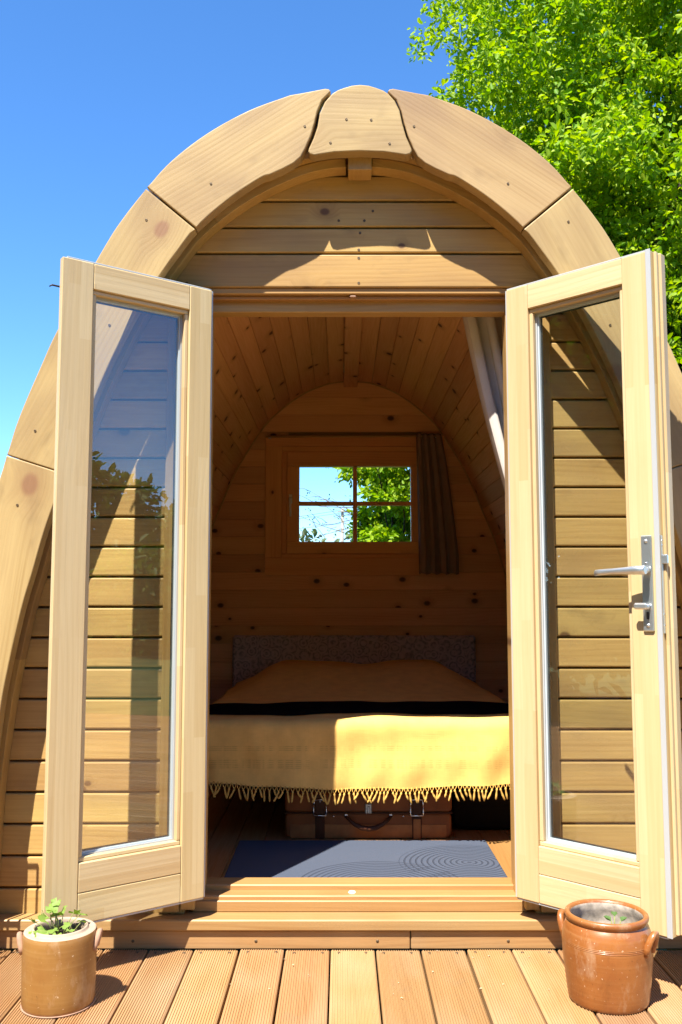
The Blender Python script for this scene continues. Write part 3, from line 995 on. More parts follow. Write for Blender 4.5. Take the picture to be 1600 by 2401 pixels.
h = MB().tube([(0, 0, 0), (0, -0.025, 0.0), (0, -0.034, -0.006), (0.0, -0.036, -0.03), (0.002, -0.036, -0.115)], [0.008, 0.008, 0.0085, 0.0075, 0.0065], 8)
h.box((0, -0.001, 0), (0.022, 0.006, 0.06), 0.002)
ob('window_handle', h, 'white', win, Matrix.Translation((WC - 0.413, RY - 0.021, 1.76)))


# --- doors
def door(side):
    sg = -1 if side == 'L' else 1
    if side == 'L':
        hx, fx = (-0.503, -0.055), (-0.920, -0.374)
    else:
        hx, fx = (0.503, -0.055), (0.875, -0.425)
    Wd = math.hypot(fx[0] - hx[0], fx[1] - hx[1])
    a = math.atan2(hx[1] - fx[1], abs(fx[0] - hx[0]))
    d = empty('door', (hx[0], hx[1], 0), a if side == 'L' else -a, pod)
    Z0, Z1 = 0.159, 2.168
    T = 0.058
    hs, fs = 0.084, 0.102 if side == 'L' else 0.097          # stile widths
    g0, g1 = 0.335, 2.085

    def U(u0, u1, w0, w1, z0, z1, ax, mat, name, ch=0.0025):
        return beam(name, (sg * (u0 + u1) / 2, (w0 + w1) / 2, (z0 + z1) / 2), (u1 - u0, w1 - w0, z1 - z0), ax, mat, d, ch)

    U(0, hs, 0, T, Z0, Z1, 'z', 'door', 'stile')
    if side == 'L':
        U(Wd - fs, Wd, 0, 0.022, Z0, Z1, 'z', 'door', 'stile')
        U(Wd - fs + 0.0005, Wd - 0.03, 0.0222, T, Z0 + 0.0005, Z1 - 0.0005, 'z', 'door', 'rebate_strip')
    else:
        U(Wd - fs, Wd, 0, T, Z0, Z1, 'z', 'door', 'stile')
    U(hs + 0.0004, Wd - fs - 0.0004, 0.0006, T - 0.0006, g1, Z1 - 0.0005, 'x', 'door', 'rail')
    U(hs + 0.0004, Wd - fs - 0.0004, 0.0006, T - 0.0006, 0.249, g0, 'x', 'door', 'rail')
    U(hs + 0.0004, Wd - fs - 0.0004, 0.0006, T - 0.0006, Z0 + 0.0005, 0.2482, 'x', 'door', 'rail')
    # glazing bead, spacer and pane
    gu0, gu1 = hs, Wd - fs
    bb = 0.014
    U(gu0 + 0.0005, gu1 - 0.0005, 0.010, 0.028, g1 - bb, g1 - 0.0003, 'x', 'door', 'glazing_bead')
    U(gu0 + 0.0005, gu1 - 0.0005, 0.010, 0.028, g0 + 0.0003, g0 + bb, 'x', 'door', 'glazing_bead')
    U(gu0 + 0.0003, gu0 + bb, 0.0098, 0.028, g0 + bb, g1 - bb, 'z', 'door', 'glazing_bead')
    U(gu1 - bb, gu1 - 0.0003, 0.0098, 0.028, g0 + bb, g1 - bb, 'z', 'door', 'glazing_bead')
    sp = MB()
    i0, i1, k0, k1 = gu0 + 0.001, gu1 - 0.001, g0 + 0.001, g1 - 0.001
    tw = 0.022
    for (x0, x1, z0, z1) in ((i0, i1, k0, k0 + tw), (i0, i1, k1 - tw, k1), (i0, i0 + tw, k0 + tw, k1 - tw), (i1 - tw, i1, k0 + tw, k1 - tw)):
        sp.box((sg * (x0 + x1) / 2, 0.039, (z0 + z1) / 2), (x1 - x0, 0.010, z1 - z0))
    ob('spacer', sp, 'whiteseal', d)
    gk = MB()
    tw = 0.0175
    for (x0, x1, z0, z1) in ((i0, i1, k0, k0 + tw), (i0, i1, k1 - tw, k1), (i0, i0 + tw, k0 + tw, k1 - tw), (i1 - tw, i1, k0 + tw, k1 - tw)):
        gk.box((sg * (x0 + x1) / 2, 0.0305, (z0 + z1) / 2), (x1 - x0, 0.004, z1 - z0))
    ob('gasket', gk, 'alu', d)
    gk = MB()
    tw = 0.026
    for (x0, x1, z0, z1) in ((i0, i1, k0, k0 + tw), (i0, i1, k1 - tw, k1), (i0, i0 + tw, k0 + tw, k1 - tw), (i1 - tw, i1, k0 + tw, k1 - tw)):
        gk.box((sg * (x0 + x1) / 2, 0.0475, (z0 + z1) / 2), (x1 - x0, 0.005, z1 - z0))
    ob('gasket', gk, 'darkseal', d)
    ob('glass_pane', MB().box((sg * (gu0 + gu1) / 2, 0.0385, (g0 + g1) / 2), (gu1 - gu0 - 0.004, 0.006, g1 - g0 - 0.004)), 'glass', d)
    # rebate seals on the top, bottom and hinge edge
    U(0.0, Wd - 0.016, 0.004, 0.016, Z1 + 0.0002, Z1 + 0.006, 'x', 'alu', 'edge_seal', 0.001)
    U(0.0, Wd - 0.016, 0.004, 0.016, Z0 - 0.006, Z0 - 0.0002, 'x', 'alu', 'edge_seal', 0.001)
    U(-0.006, -0.0002, 0.004, 0.016, Z0, Z1, 'z', 'alu', 'edge_seal', 0.001)
    U(-0.004, -0.0002, 0.020, 0.030, Z0, Z1, 'z', 'darkseal', 'gasket', 0.001)
    # outer rebate on the hinge side and top
    U(0.0, Wd, T + 0.0002, T + 0.016, Z0 - 0.01, Z1 + 0.012, 'z', 'door', 'outer_lip', 0.003) if False else None
    if side == 'R':
        U(Wd - 0.016, Wd + 0.0005, -0.0045, -0.0002, Z0, Z1 + 0.004, 'z', 'alu', 'edge_seal', 0.0015)
        U(Wd + 0.0006, Wd + 0.011, 0.014, 0.030, Z0 + 0.006, Z1 - 0.002, 'z', 'door', 'rebate_strip', 0.003)
        U(Wd + 0.0006, Wd + 0.017, 0.0305, T + 0.004, Z0 + 0.003, Z1 - 0.004, 'z', 'door', 'rebate_strip', 0.004)
        # lever handle on a long plate
        p = MB().box((0, -0.004, 0), (0.034, 0.008, 0.283), 0.003)
        plate = ob('handle_plate', p, 'steel', d, Matrix.Translation((sg * 0.484, 0, 1.1615)))
        for zz in (0.124, -0.124):
            s = MB().lathe([(0.0005, 0.0035), (0.004, 0.003), (0.0064, 0.0), (0.0064, -0.001)], 14)
            s.v = [(q[0], -q[2], q[1]) for q in s.v]
            ob('cap_screw', s, 'steel', d, Matrix.Translation((sg * 0.484, -0.0083, 1.1615 + zz)))
        s = MB().lathe([(0.0005, 0.0006), (0.003, 0.0006), (0.0034, -0.001)], 10)
        s.v = [(q[0], -q[2], q[1]) for q in s.v]
        ob('cap_screw', s, 'chrome', d, Matrix.Translation((0.484, -0.0083, 1.2205)))
        lv = MB()
        lv.tube([(0, -0.006, 0), (0, -0.04, 0)], [0.0105, 0.0105], 12)
        secs = []
        for (u, w, zz, hw, hh) in ((0.013, -0.047, 0.0, 0.010, 0.0125), (0.008, -0.049, 0.0, 0.012, 0.0135), (-0.022, -0.05, 0.0, 0.0095, 0.0130), (-0.05, -0.052, -0.001, 0.0075, 0.0110),
                                   (-0.09, -0.053, -0.002, 0.006, 0.0090), (-0.13, -0.052, -0.004, 0.0062, 0.0095), (-0.148, -0.050, -0.0055, 0.006, 0.0095), (-0.151, -0.049, -0.006, 0.004, 0.007)):
            secs.append([(u, w + hw * math.cos(t), zz + hh * math.sin(t)) for t in [2 * math.pi * k / 12 for k in range(12)]])
        lv.loft(secs, True, True, True)
        ob('lever', lv, 'steel', d, Matrix.Translation((0.488, 0, 1.199)))
        tk = MB().tube([(0, -0.006, 0), (0, -0.03, 0)], 0.0085, 12)
        tk.box((-0.012, -0.033, 0.002), (0.042, 0.011, 0.019), 0.005)
        ob('thumb_turn', tk, 'steel', d, Matrix.Translation((0.486, 0, 1.092)))
        ob('keyhole', MB().box((0, 0, 0), (0.008, 0.002, 0.022), 0.0008), 'darkseal', d, Matrix.Translation((0.484, -0.0088, 1.066)))
        # lock plate on the closing edge
        U(Wd + 0.0006, Wd + 0.0034, 0.0005, 0.0135, 1.015, 1.302, 'z', 'steel', 'lock_plate', 0.0006)
        ob('latch', MB().box((0, 0, 0), (0.017, 0.011, 0.027), 0.002), 'steel', d, Matrix.Translation((Wd + 0.011, 0.0072, 1.231)))
        for zz in (1.286, 1.272, 1.07, 1.038):
            s = MB().lathe([(0.0005, 0.001), (0.003, 0.001), (0.0033, -0.0005)], 8)
            s.v = [(q[2], q[1], q[0]) for q in s.v]
            ob('lock_screw', s, 'chrome', d, Matrix.Translation((Wd + 0.0036, 0.007, zz)))
    else:
        hk = MB().tube([(0.04, 0, 0), (-0.010, 0.002, 0.002), (-0.018, 0.003, -0.004)], [0.003, 0.003, 0.002], 6)
        ob('bolt_catch', hk, 'darkseal', d, Matrix.Translation((-Wd - 0.004, 0.045, 2.085)))
    # hinges on the outer knuckle line
    for zz in (0.45, 1.15, 1.9):
        ob('hinge', MB().tube([(sg * -0.004, T + 0.006, zz - 0.04), (sg * -0.004, T + 0.006, zz + 0.04)], 0.008, 10), 'steel', d)
    return d


door('L')['label'] = 'left glazed door leaf without a handle'
door('R')['label'] = 'right glazed door leaf with lever handle'

# ------------------------------------------------------------------ inside things
BX = 0.03
BY0 = 0.735                    # foot of the bed
bed = tag(empty('bed', (BX, BY0, 0.11)), 'double bed filling the far end of the pod under the spread', 'bed')
ob('mattress', MB().box((0, 1.0, 0.41), (1.36, 1.93, 0.17), 0.03), 'mattress', bed)
ob('bed_base', MB().box((0, 1.0, 0.285), (1.36, 1.93, 0.075), 0.004), 'inner', bed)
for x in (-0.62, 0.62):
    for y in (1.3, 1.9):
        ob('leg', MB().box((x, y, 0.123), (0.05, 0.05, 0.246), 0.003), 'inner', bed)


def bed_top(x, y):
    """height of the cover; x,y in world."""
    d = y - BY0
    h = 0.622 + 0.005 * math.sin(3.1 * x + 1.0) + 0.003 * math.sin(9.7 * x + 0.5 + 5 * d) + 0.0015 * math.sin(23 * x - 9 * d)
    t = min(1, max(0, (d - 0.75) / 0.95))
    t = t * t * (3 - 2 * t)
    xl = (x - BX)
    q = min(1, max(0, (0.74 - abs(xl)) / 0.30))
    hump = 0.118 * q * q * (3 - 2 * q)
    dip = 0.020 * math.exp(-(xl / 0.20) ** 2)
    h += t * (hump - dip)
    h += t * (0.005 * math.sin(13 * x + 6 * d) * math.sin(9 * d - 4 * x) + 0.004 * math.sin(21 * x - 11 * d))
    # rounded shoulder at the sides
    e = abs(xl) - 0.66
    if e > 0:
        h -= 3.0 * e * e
    return h


# bedspread: top, rounded foot edge, front drop
nx = 90
xs = [BX - 0.73 + 1.46 * i / nx for i in range(nx + 1)]
rows = []
for d in np.linspace(1.98, 0.06, 40):
    rows.append([(x, BY0 + d, bed_top(x, BY0 + d)) for x in xs])
def cloth_fold(x, t):
    a = (0.011 * math.sin(x * 8.3 + 0.7) + 0.007 * math.sin(x * 17.7 + 2.1) + 0.004 * math.sin(x * 41 + 3 * t)) * (0.15 + 1.0 * t)
    a += 0.006 * math.sin(x * 5.1 + 4.2 * t + 0.4) * math.sin(math.pi * t)
    for (xc, w, k, h) in ((-0.43, 0.035, 0.06, 0.008), (-0.30, 0.028, -0.05, 0.006), (0.47, 0.05, 0.08, 0.005), (0.60, 0.04, -0.06, 0.004), (0.12, 0.03, 0.05, 0.005), (-0.62, 0.03, 0.05, 0.010)):
        u = (x - xc - k * t) / w
        a -= h * math.exp(-u * u) * math.sin(math.pi * min(1.0, 0.25 + 0.75 * t))
    return a


def hem(x):
    return 0.343 + 0.026 * min(1.0, abs((x - 0.02) / 0.6) ** 1.5) + 0.003 * math.sin(x * 19)
for k in range(1, 7):
    a = math.pi / 2 * k / 6
    r = 0.045
    rows.append([(x, BY0 + 0.045 - r * math.sin(a) + cloth_fold(x, 0.0) * math.sin(a), bed_top(x, BY0 + 0.06) - r * (1 - math.cos(a))) for x in xs])
nz = 16
for k in range(1, nz + 1):
    t = k / nz
    row = []
    for x in xs:
        z = (0.578) * (1 - t) + hem(x) * t
        row.append((x, BY0 - 0.006 * t + cloth_fold(x, t), z))
    rows.append(row)
mb = MB()
vs = [p for r in rows for p in r]
fs = []
for a in range(len(rows) - 1):
    for i in range(nx):
        fs.append((a * (nx + 1) + i, a * (nx + 1) + i + 1, (a + 1) * (nx + 1) + i + 1, (a + 1) * (nx + 1) + i))
mb.add(vs, fs, True)
# side drops
for sg in (-1, 1):
    side = []
    for d in np.linspace(0.0, 1.98, 24):
        y = BY0 + max(d, 0.02)
        x0 = BX + sg * 0.73
        side.append([(x0 + sg * (0.004 + 0.01 * math.sin(9 * y) * t), y, (bed_top(x0, max(y, BY0 + 0.06)) - 0.001) * (1 - t) + 0.37 * t) for t in (0, 0.33, 0.66, 1)])
    vs = [p for r in side for p in r]
    mb.add(vs, [(a * 4 + i, a * 4 + i + 1, (a + 1) * 4 + i + 1, (a + 1) * 4 + i) for a in range(23) for i in range(3)], True)
spread = ob('bedspread', mb, 'yellow', None, None)
tag(spread, 'yellow ochre cotton bedspread with knotted fringe draped over the bed', 'bedspread')


def tassel_mesh(i):
    r = random.Random(100 + i)
    t = MB()
    k = -0.013 - r.uniform(0, 0.004)
    w = 0.0085
    j = r.uniform(-0.003, 0.003)
    t.tube([(-w, 0, 0.006), (-w * 0.6 + j, -0.001, k * 0.5), (j, -0.001, k)], [0.0016, 0.0018, 0.002], 5)
    t.tube([(w, 0, 0.006), (w * 0.6 + j, -0.001, k * 0.5), (j, -0.001, k)], [0.0016, 0.0018, 0.002], 5)
    ln = r.uniform(0.022, 0.042)
    b = r.uniform(-0.018, 0.018)
    t.tube([(j, -0.001, k + 0.003), (j, -0.002, k - 0.003), (j + b * 0.15, -0.002, k - 0.008), (j + b * 0.5, -0.003, k - 0.6 * ln), (j + b, -0.002, k - ln), (j + b * 1.15, -0.002, k - ln - 0.004)],
           [0.0022, 0.0048, 0.0030, 0.0046, 0.0040, 0.0010], 6)
    me = t.mesh('tassel')
    fix_normals(me)
    return me


tms = [tassel_mesh(i) for i in range(24)]
x = BX - 0.715
while x < BX + 0.72:
    z = hem(x)
    fold = cloth_fold(x, 1.0)
    ob('tassel', random.choice(tms), 'tassel', spread, Matrix.Translation((x, BY0 - 0.006 + fold - 0.001, z - 0.001)))
    x += 0.0185 + random.uniform(-0.003, 0.003)

# dark folded blanket across the foot
rows = []
for d in np.linspace(0.165, 0.56, 12):
    rows.append([(xx, BY0 + d + 0.006 * math.sin(xx * 9 + 1) + 0.004 * math.sin(xx * 31), bed_top(xx, BY0 + max(d, .06)) + 0.016 - (0.013 if d < 0.17 or d > 0.555 else 0)) for xx in xs])
mb = MB()
vs = [p for r in rows for p in r]
n1 = nx + 1
mb.add(vs, [(a * n1 + i, a * n1 + i + 1, (a + 1) * n1 + i + 1, (a + 1) * n1 + i) for a in range(len(rows) - 1) for i in range(nx)], True)
low = [(p[0], p[1], p[2] - 0.013) for p in rows[1]]
tag(ob('folded_blanket', mb, 'darkcloth'), 'dark brown folded blanket lying across the foot of the bed', 'blanket')

hb = tag(empty('headboard', (0.02, RY - 0.03, 0.45)), 'grey paisley fabric headboard against the rear wall', 'headboard')
ob('padded_panel', MB().box((0, 0, 0.222), (1.525, 0.045, 0.445), 0.012), 'paisley', hb)

# suitcase
sc = tag(empty('suitcase', (0.054, 0.885, 0.111)), 'old brown leather suitcase with two buckled straps under the bed', 'suitcase')


def rbox(c, s, r, n=5):
    """box with rounded vertical-plane (xz) corners, extruded along y with soft edges."""
    poly = []
    hx, hz = s[0] / 2, s[2] / 2
    for (sx, sz, a0) in ((1, 1, 0), (-1, 1, 90), (-1, -1, 180), (1, -1, 270)):
        for k in range(n + 1):
            a = math.radians(a0 + 90 * k / n)
            poly.append((c[0] + sx * (hx - r) + r * math.cos(a), c[2] + sz * (hz - r) + r * math.sin(a)))
    return MB().prism(poly, c[1] - s[1] / 2, c[1] + s[1] / 2, min(0.012, r * 0.6))


ob('case_bottom', rbox((0, 0.20, 0.053), (0.705, 0.40, 0.104), 0.020), 'leather', sc)
ob('case_lid', rbox((0, 0.20, 0.147), (0.71, 0.406, 0.080), 0.020), 'leather', sc)
ob('binding', MB().box((0, 0.20, 0.1055), (0.712, 0.411, 0.006), 0.001), 'leather3', sc)
ob('lower_band', MB().box((0, -0.002, 0.030), (0.66, 0.003, 0.055), 0.001), 'leather2', sc)
for sx in (-0.205, 0.205):
    ob('strap', MB().box((sx, -0.0045, 0.045), (0.040, 0.004, 0.088), 0.0015).box((sx, -0.006, 0.140), (0.040, 0.004, 0.09), 0.0015), 'leather3', sc)
    ob('strap_end', MB().box((sx, -0.0068, 0.040), (0.031, 0.004, 0.082), 0.0015), 'leather2' if sx > 0 else 'leather3', sc)
    b = MB()
    for p0, p1 in (((-0.027, 0.137), (-0.024, 0.162)), ((0.027, 0.137), (0.024, 0.162)), ((-0.026, 0.162), (0.026, 0.162)), ((-0.027, 0.095), (-0.027, 0.14)), ((0.027, 0.095), (0.027, 0.14)), ((-0.027, 0.096), (0.027, 0.096))):
        b.tube([(sx + p0[0], -0.011, p0[1]), (sx + p1[0], -0.011, p1[1])], 0.0036, 6)
    b.tube([(sx, -0.013, 0.162), (sx, -0.014, 0.148)], 0.002, 6)
    ob('buckle', b, 'chrome', sc)
ob('lock', MB().box((0, -0.006, 0.124), (0.030, 0.010, 0.044), 0.004).box((0, -0.012, 0.120), (0.011, 0.006, 0.028), 0.002), 'lockmetal', sc)
hd = MB().tube([(-0.097, -0.004, 0.094), (-0.085, -0.022, 0.086), (-0.06, -0.032, 0.066), (-0.03, -0.036, 0.052), (0.0, -0.037, 0.048), (0.03, -0.036, 0.052), (0.06, -0.032, 0.066), (0.085, -0.022, 0.086), (0.097, -0.004, 0.094)],
               [0.006, 0.0075, 0.009, 0.011, 0.0115, 0.011, 0.009, 0.0075, 0.006], 10)
ob('handle', hd, 'leather3', sc)
for sx in (-0.094, 0.094):
    ob('handle_mount', MB().box((sx, -0.005, 0.095), (0.016, 0.012, 0.018), 0.003), 'chrome', sc)
for sx in (-0.147, 0.147):
    ob('rivet', MB().box((sx, -0.003, 0.092), (0.007, 0.006, 0.007), 0.002), 'chrome', sc)

bag = tag(empty('travel_case', (0.66, 1.02, 0.111)), 'black soft travel case lying under the bed beside the suitcase', 'case')
ob('case_body', rbox((0, 0.20, 0.10), (0.46, 0.40, 0.19), 0.045), 'bag', bag)
ob('zip_band', MB().box((0, 0.20, 0.10), (0.464, 0.404, 0.012), 0.003), 'bag', bag)

mt = tag(ob('floor_mat', MB().box((0, 0, 0), (1.025, 0.53, 0.008), 0.003), 'mat', None, Matrix.Translation((0.028, 0.560, 0.1145))),
         'navy blue ribbed mat with curved lines just inside the doorway', 'mat')

# rear curtain and rod
rod = tag(empty('curtain_rod', (0.0, RY - 0.05, 2.158)), 'thin pale rod above the rear window', 'curtain rod')
ob('rod', MB().tube([(-0.545, 0, 0), (0.58, 0, 0.004)], 0.0065, 8), 'frame', rod)
for xx in (-0.52, 0.55):
    ob('bracket', MB().box((xx, 0.024, 0), (0.018, 0.050, 0.014), 0.002), 'whiteseal', rod)


def curtain(name, left, right, ztop, zbot, y, nf, amp, mat, pinch=0.35, yout=None):
    """left/right: functions t -> x (t 0 top, 1 bottom)."""
    rows = []
    nu, nv = nf * 12, 46
    for j in range(nv + 1):
        t = j / nv
        z = ztop * (1 - t) + zbot * t
        a, b = left(t), right(t)
        row = []
        for i in range(nu + 1):
            u = i / nu
            ph = 2 * math.pi * nf * u
            am = amp * (pinch + (1 - pinch) * min(1, t * 3.0))
            yy = y + am * math.cos(ph + 0.5 * math.sin(4 * u + 1.3)) + am * 0.3 * math.cos(2.3 * ph + 1)
            if yout:
                yy += yout(t)
            row.append((a + (b - a) * u + 0.35 * am * math.sin(ph * 2 + 0.6), yy, z + 0.006 * math.sin(ph) * t))
        rows.append(row)
    mb = MB()
    n1 = nu + 1
    mb.add([p for r in rows for p in r], [(a * n1 + i, a * n1 + i + 1, (a + 1) * n1 + i + 1, (a + 1) * n1 + i) for a in range(nv) for i in range(nu)], True)
    o = ob(name, mb, mat)
    sm = o.modifiers.new('thickness', 'SOLIDIFY')
    sm.thickness = 0.002
    return o


tag(curtain('curtain', lambda t: 0.418 + 0.012 * t, lambda t: 0.575 + 0.105 * min(1, t * 1.15) ** 0.8, 2.176, 1.28, RY - 0.062, 4, 0.020, 'curtain_d', 0.6),
    'dark grey linen curtain hanging beside the rear window', 'curtain')
tag(curtain('curtain', lambda t: 0.386 + 0.158 * min(1, t / 0.60) + 0.03 * math.sin(min(1, t / 0.6) * math.pi) * -0.3, lambda t: 0.60 + 0.10 * min(1, t / 0.6), 2.20, 1.02, 0.235, 3, 0.026, 'curtain_w', 0.7),
    'pale linen curtain gathered at the right of the doorway', 'curtain')
rod2 = tag(empty('curtain_rod', (0.0, 0.235, 2.21)), 'wooden rod carrying the pale curtain inside the doorway', 'curtain rod')
ob('rod', MB().tube([(-0.62, 0, 0.0), (0.69, 0, 0)], 0.009, 8), 'frame', rod2)


# ------------------------------------------------------------------ crocks
def handle_arch(a, r, zlo, zhi, span, out, wid, th):
    """ear handle: an arched strap whose two feet sit on the wall at angle a."""
    rad = Vector((math.cos(a), math.sin(a), 0))
    tan = Vector((-math.sin(a), math.cos(a), 0))
    path = []
    for k in range(15):
        t = math.pi * k / 14
        path.append(rad * (r - 0.004 + out * math.sin(t) ** 0.6) + tan * (-span * math.cos(t)) + Vector((0, 0, zlo + (zhi - zlo) * math.sin(t) ** 0.75)))
    secs = []
    for k, p in enumerate(path):
        d = (path[min(k + 1, 14)] - path[max(k - 1, 0)]).normalized()
        u = (rad + Vector((0, 0, 0.35))).normalized()
        u = (u - d * u.dot(d)).normalized()
        w = d.cross(u)
        f = 1.25 if k in (0, 14) else 1.0
        secs.append([p + u * (wid / 2 * f * math.cos(2 * math.pi * q / 12)) * (1 + 0.06 * (q % 2)) + w * (th / 2 * f * math.sin(2 * math.pi * q / 12)) for q in range(12)])
    return MB().loft(secs, True, True, True)


potL = tag(empty('stoneware_crock', (-0.846, -0.455, 0.0)), 'straight sided ochre stoneware crock with pale rim holding a geranium', 'crock', 'crocks on the deck')
prof = [(0.001, 0.0), (0.088, 0.0), (0.094, 0.001), (0.0965, 0.005), (0.0985, 0.012), (0.0992, 0.05), (0.100, 0.10), (0.1005, 0.15), (0.1005, 0.175), (0.100, 0.190), (0.0975, 0.1965)]
ob('body', MB().lathe(prof, 64), 'ochre', potL)
prof = [(0.0975, 0.1965), (0.095, 0.1985), (0.090, 0.1985), (0.080, 0.197), (0.0765, 0.199), (0.0755, 0.2035), (0.0735, 0.206), (0.0705, 0.2055), (0.0685, 0.200), (0.068, 0.188), (0.075, 0.170), (0.090, 0.15), (0.091, 0.10)]
ob('rim', MB().lathe(prof, 64), 'rawclay', potL)
ob('foot_ring', MB().lathe([(0.0962, 0.0036), (0.0995, 0.0045), (0.1005, 0.002), (0.0975, 0.0002), (0.090, 0.0003)], 64), 'pinkclay', potL)
for a in (0.08, math.pi + 0.18):
    ob('handle', handle_arch(a, 0.099, 0.146, 0.190, 0.021, 0.013, 0.016, 0.012), 'pinkclay', potL)
tag(ob('potting_soil', MB().lathe([(0.0005, 0.176), (0.04, 0.178), (0.0735, 0.174), (0.080, 0.166)], 32), 'soil', None, Matrix.Translation((-0.846, -0.455, 0))),
    'dark potting soil inside the ochre crock at the left', 'soil')

potR = tag(empty('stoneware_crock', (0.688, -0.427, 0.0)), 'bulging glossy orange brown stoneware crock with rolled rim on the right', 'crock', 'crocks on the deck')
prof = [(0.001, 0.0), (0.103, 0.0), (0.1075, 0.002), (0.110, 0.008), (0.1115, 0.016), (0.1155, 0.05), (0.1200, 0.09), (0.1232, 0.125), (0.1242, 0.150), (0.1232, 0.172), (0.1200, 0.190), (0.1140, 0.206),
        (0.1095, 0.212), (0.1080, 0.2145), (0.1085, 0.217), (0.1120, 0.2195), (0.1145, 0.224), (0.1150, 0.229), (0.1135, 0.2335), (0.1095, 0.2365), (0.1050, 0.2365), (0.1010, 0.2335), (0.0990, 0.2285)]
ob('body', MB().lathe(prof, 72), 'orange', potR)
gr = MB()
for zz, rr in ((0.160, 0.1239), (0.164, 0.12375), (0.168, 0.1234)):
    gr.lathe([(rr - 0.001, zz - 0.0016), (rr + 0.0005, zz - 0.0006), (rr + 0.0005, zz + 0.0006), (rr - 0.001, zz + 0.0016)], 72)
ob('throwing_ridge', gr, 'orange', potR)
ob('inside', MB().lathe([(0.0991, 0.2288), (0.0982, 0.222), (0.104, 0.205), (0.112, 0.18), (0.115, 0.15), (0.113, 0.12), (0.10, 0.117)], 64), 'potinside', potR)
for a in (-0.70, math.pi - 0.70):
    ob('handle', handle_arch(a, 0.121, 0.150, 0.206, 0.024, 0.021, 0.019, 0.014), 'orange', potR)
tag(ob('potting_soil', MB().lathe([(0.0005, 0.150), (0.06, 0.152), (0.10, 0.148), (0.1145, 0.150)], 32), 'soil', None, Matrix.Translation((0.688, -0.427, 0))),
    'grey brown soil deep inside the orange crock', 'soil')


def lobed_leaf(size, lobes, r):
    """flat-ish lobed leaf as a fan, petiole end at the origin, pointing +x."""
    pts = [(0, 0, 0)]
    n = lobes * 4
    for k in range(n + 1):
        a = math.radians(-150 + 300 * k / n)
        l = 0.72 + 0.28 * abs(math.cos(lobes * a * 0.5 + 0.15)) - 0.10 * (k % 2)
        rr = size * l * (0.75 + 0.25 * math.cos(a * 0.5))
        x, y = rr * math.cos(a) * 0.9 + size * 0.1, rr * math.sin(a)
        pts.append((x, y, 0.10 * size * math.sin(3 * a + r) + 0.18 * (x * x + y * y) / size * (1 if r > 3 else -1)))
    return MB().add(pts, [(0, k, k + 1) for k in range(1, n + 1)], True)


pl = tag(empty('geranium_plant', (-0.846, -0.455, 0.178)), 'small green geranium with one yellow leaf in the ochre crock', 'plant')
rr = random.Random(5)
spots = [(-0.030, 0.01, 0.075, 0.019, 0), (-0.018, 0.02, 0.088, 0.013, 0), (-0.038, -0.02, 0.050, 0.018, 0), (0.028, 0.03, 0.055, 0.016, 0), (0.050, 0.035, 0.050, 0.014, 0), (-0.045, -0.045, 0.030, 0.020, 0),
         (-0.03, -0.055, 0.020, 0.016, 0), (0.022, -0.074, 0.010, 0.021, 1), (-0.012, 0.005, 0.060, 0.015, 0), (-0.080, -0.005, 0.045, 0.011, 0), (-0.012, -0.03, 0.028, 0.014, 0), (0.015, -0.01, 0.034, 0.014, 0),
         (0.058, 0.01, 0.038, 0.012, 0), (-0.06, -0.03, 0.022, 0.015, 0), (-0.042, 0.03, 0.070, 0.012, 0), (0.005, -0.05, 0.020, 0.015, 0), (-0.052, 0.012, 0.058, 0.014, 0), (0.035, -0.03, 0.026, 0.011, 0),
         (0.002, 0.025, 0.066, 0.013, 0), (-0.02, -0.015, 0.072, 0.012, 0)]
for (x, y, z, s, ylw) in spots:
    b = (x * 0.25 + rr.uniform(-0.012, 0.012), y * 0.2, -0.004)
    ob('stem', MB().tube([b, ((b[0] + x) / 2 + rr.uniform(-0.006, 0.006), (b[1] + y) / 2, z * 0.65), (x, y, z)], [0.0016, 0.0013, 0.001], 5), 'stem', pl)
    lf = lobed_leaf(s * 1.35, 5, rr.uniform(0, 6))
    mw = Matrix.Translation((x, y, z)) @ Matrix.Rotation(rr.uniform(0, 6.28), 4, 'Z') @ Matrix.Rotation(rr.uniform(-0.4, 0.9), 4, 'Y') @ Matrix.Rotation(rr.uniform(-0.6, 0.6), 4, 'X')
    if z < 0.025:
        mw = Matrix.Translation((x, y, z)) @ Matrix.Rotation(-1.6, 4, 'Z') @ Matrix.Rotation(0.55, 4, 'Y')
    ob('leaf', lf, 'leaf_yel' if ylw else 'leaf_pot', pl, mw)

p2 = tag(empty('seedling', (0.712, -0.420, 0.150)), 'tiny dark green seedling in the orange crock', 'plant')
for i, (x, y, z, s, rz) in enumerate(((-0.012, -0.01, 0.060, 0.019, 2.6), (0.016, -0.012, 0.060, 0.017, 0.4), (0.004, 0.01, 0.066, 0.016, 1.5), (-0.002, -0.02, 0.048, 0.012, -1.6))):
    ob('stem', MB().tube([(x * 0.3, y * 0.3, 0), (x * 0.6, y * 0.6, z * 0.6), (x * 0.9, y * 0.9, z)], [0.0022, 0.0018, 0.0014], 5), 'stem', p2)
    lf = MB().add([(0, 0, 0), (s * 0.35, s * 0.55, 0.006), (s * 1.0, s * 0.5, 0.002), (s * 1.25, 0, -0.002), (s * 1.0, -s * 0.5, 0.002), (s * 0.35, -s * 0.55, 0.006), (s * 0.6, 0, -0.004)],
                  [(0, 6, 1), (1, 6, 2), (2, 6, 3), (3, 6, 4), (4, 6, 5), (5, 6, 0)], True)
    ob('leaf', lf, 'leaf_suc', p2, Matrix.Translation((x, y, z)) @ Matrix.Rotation(rz, 4, 'Z') @ Matrix.Rotation(-0.5, 4, 'Y'))

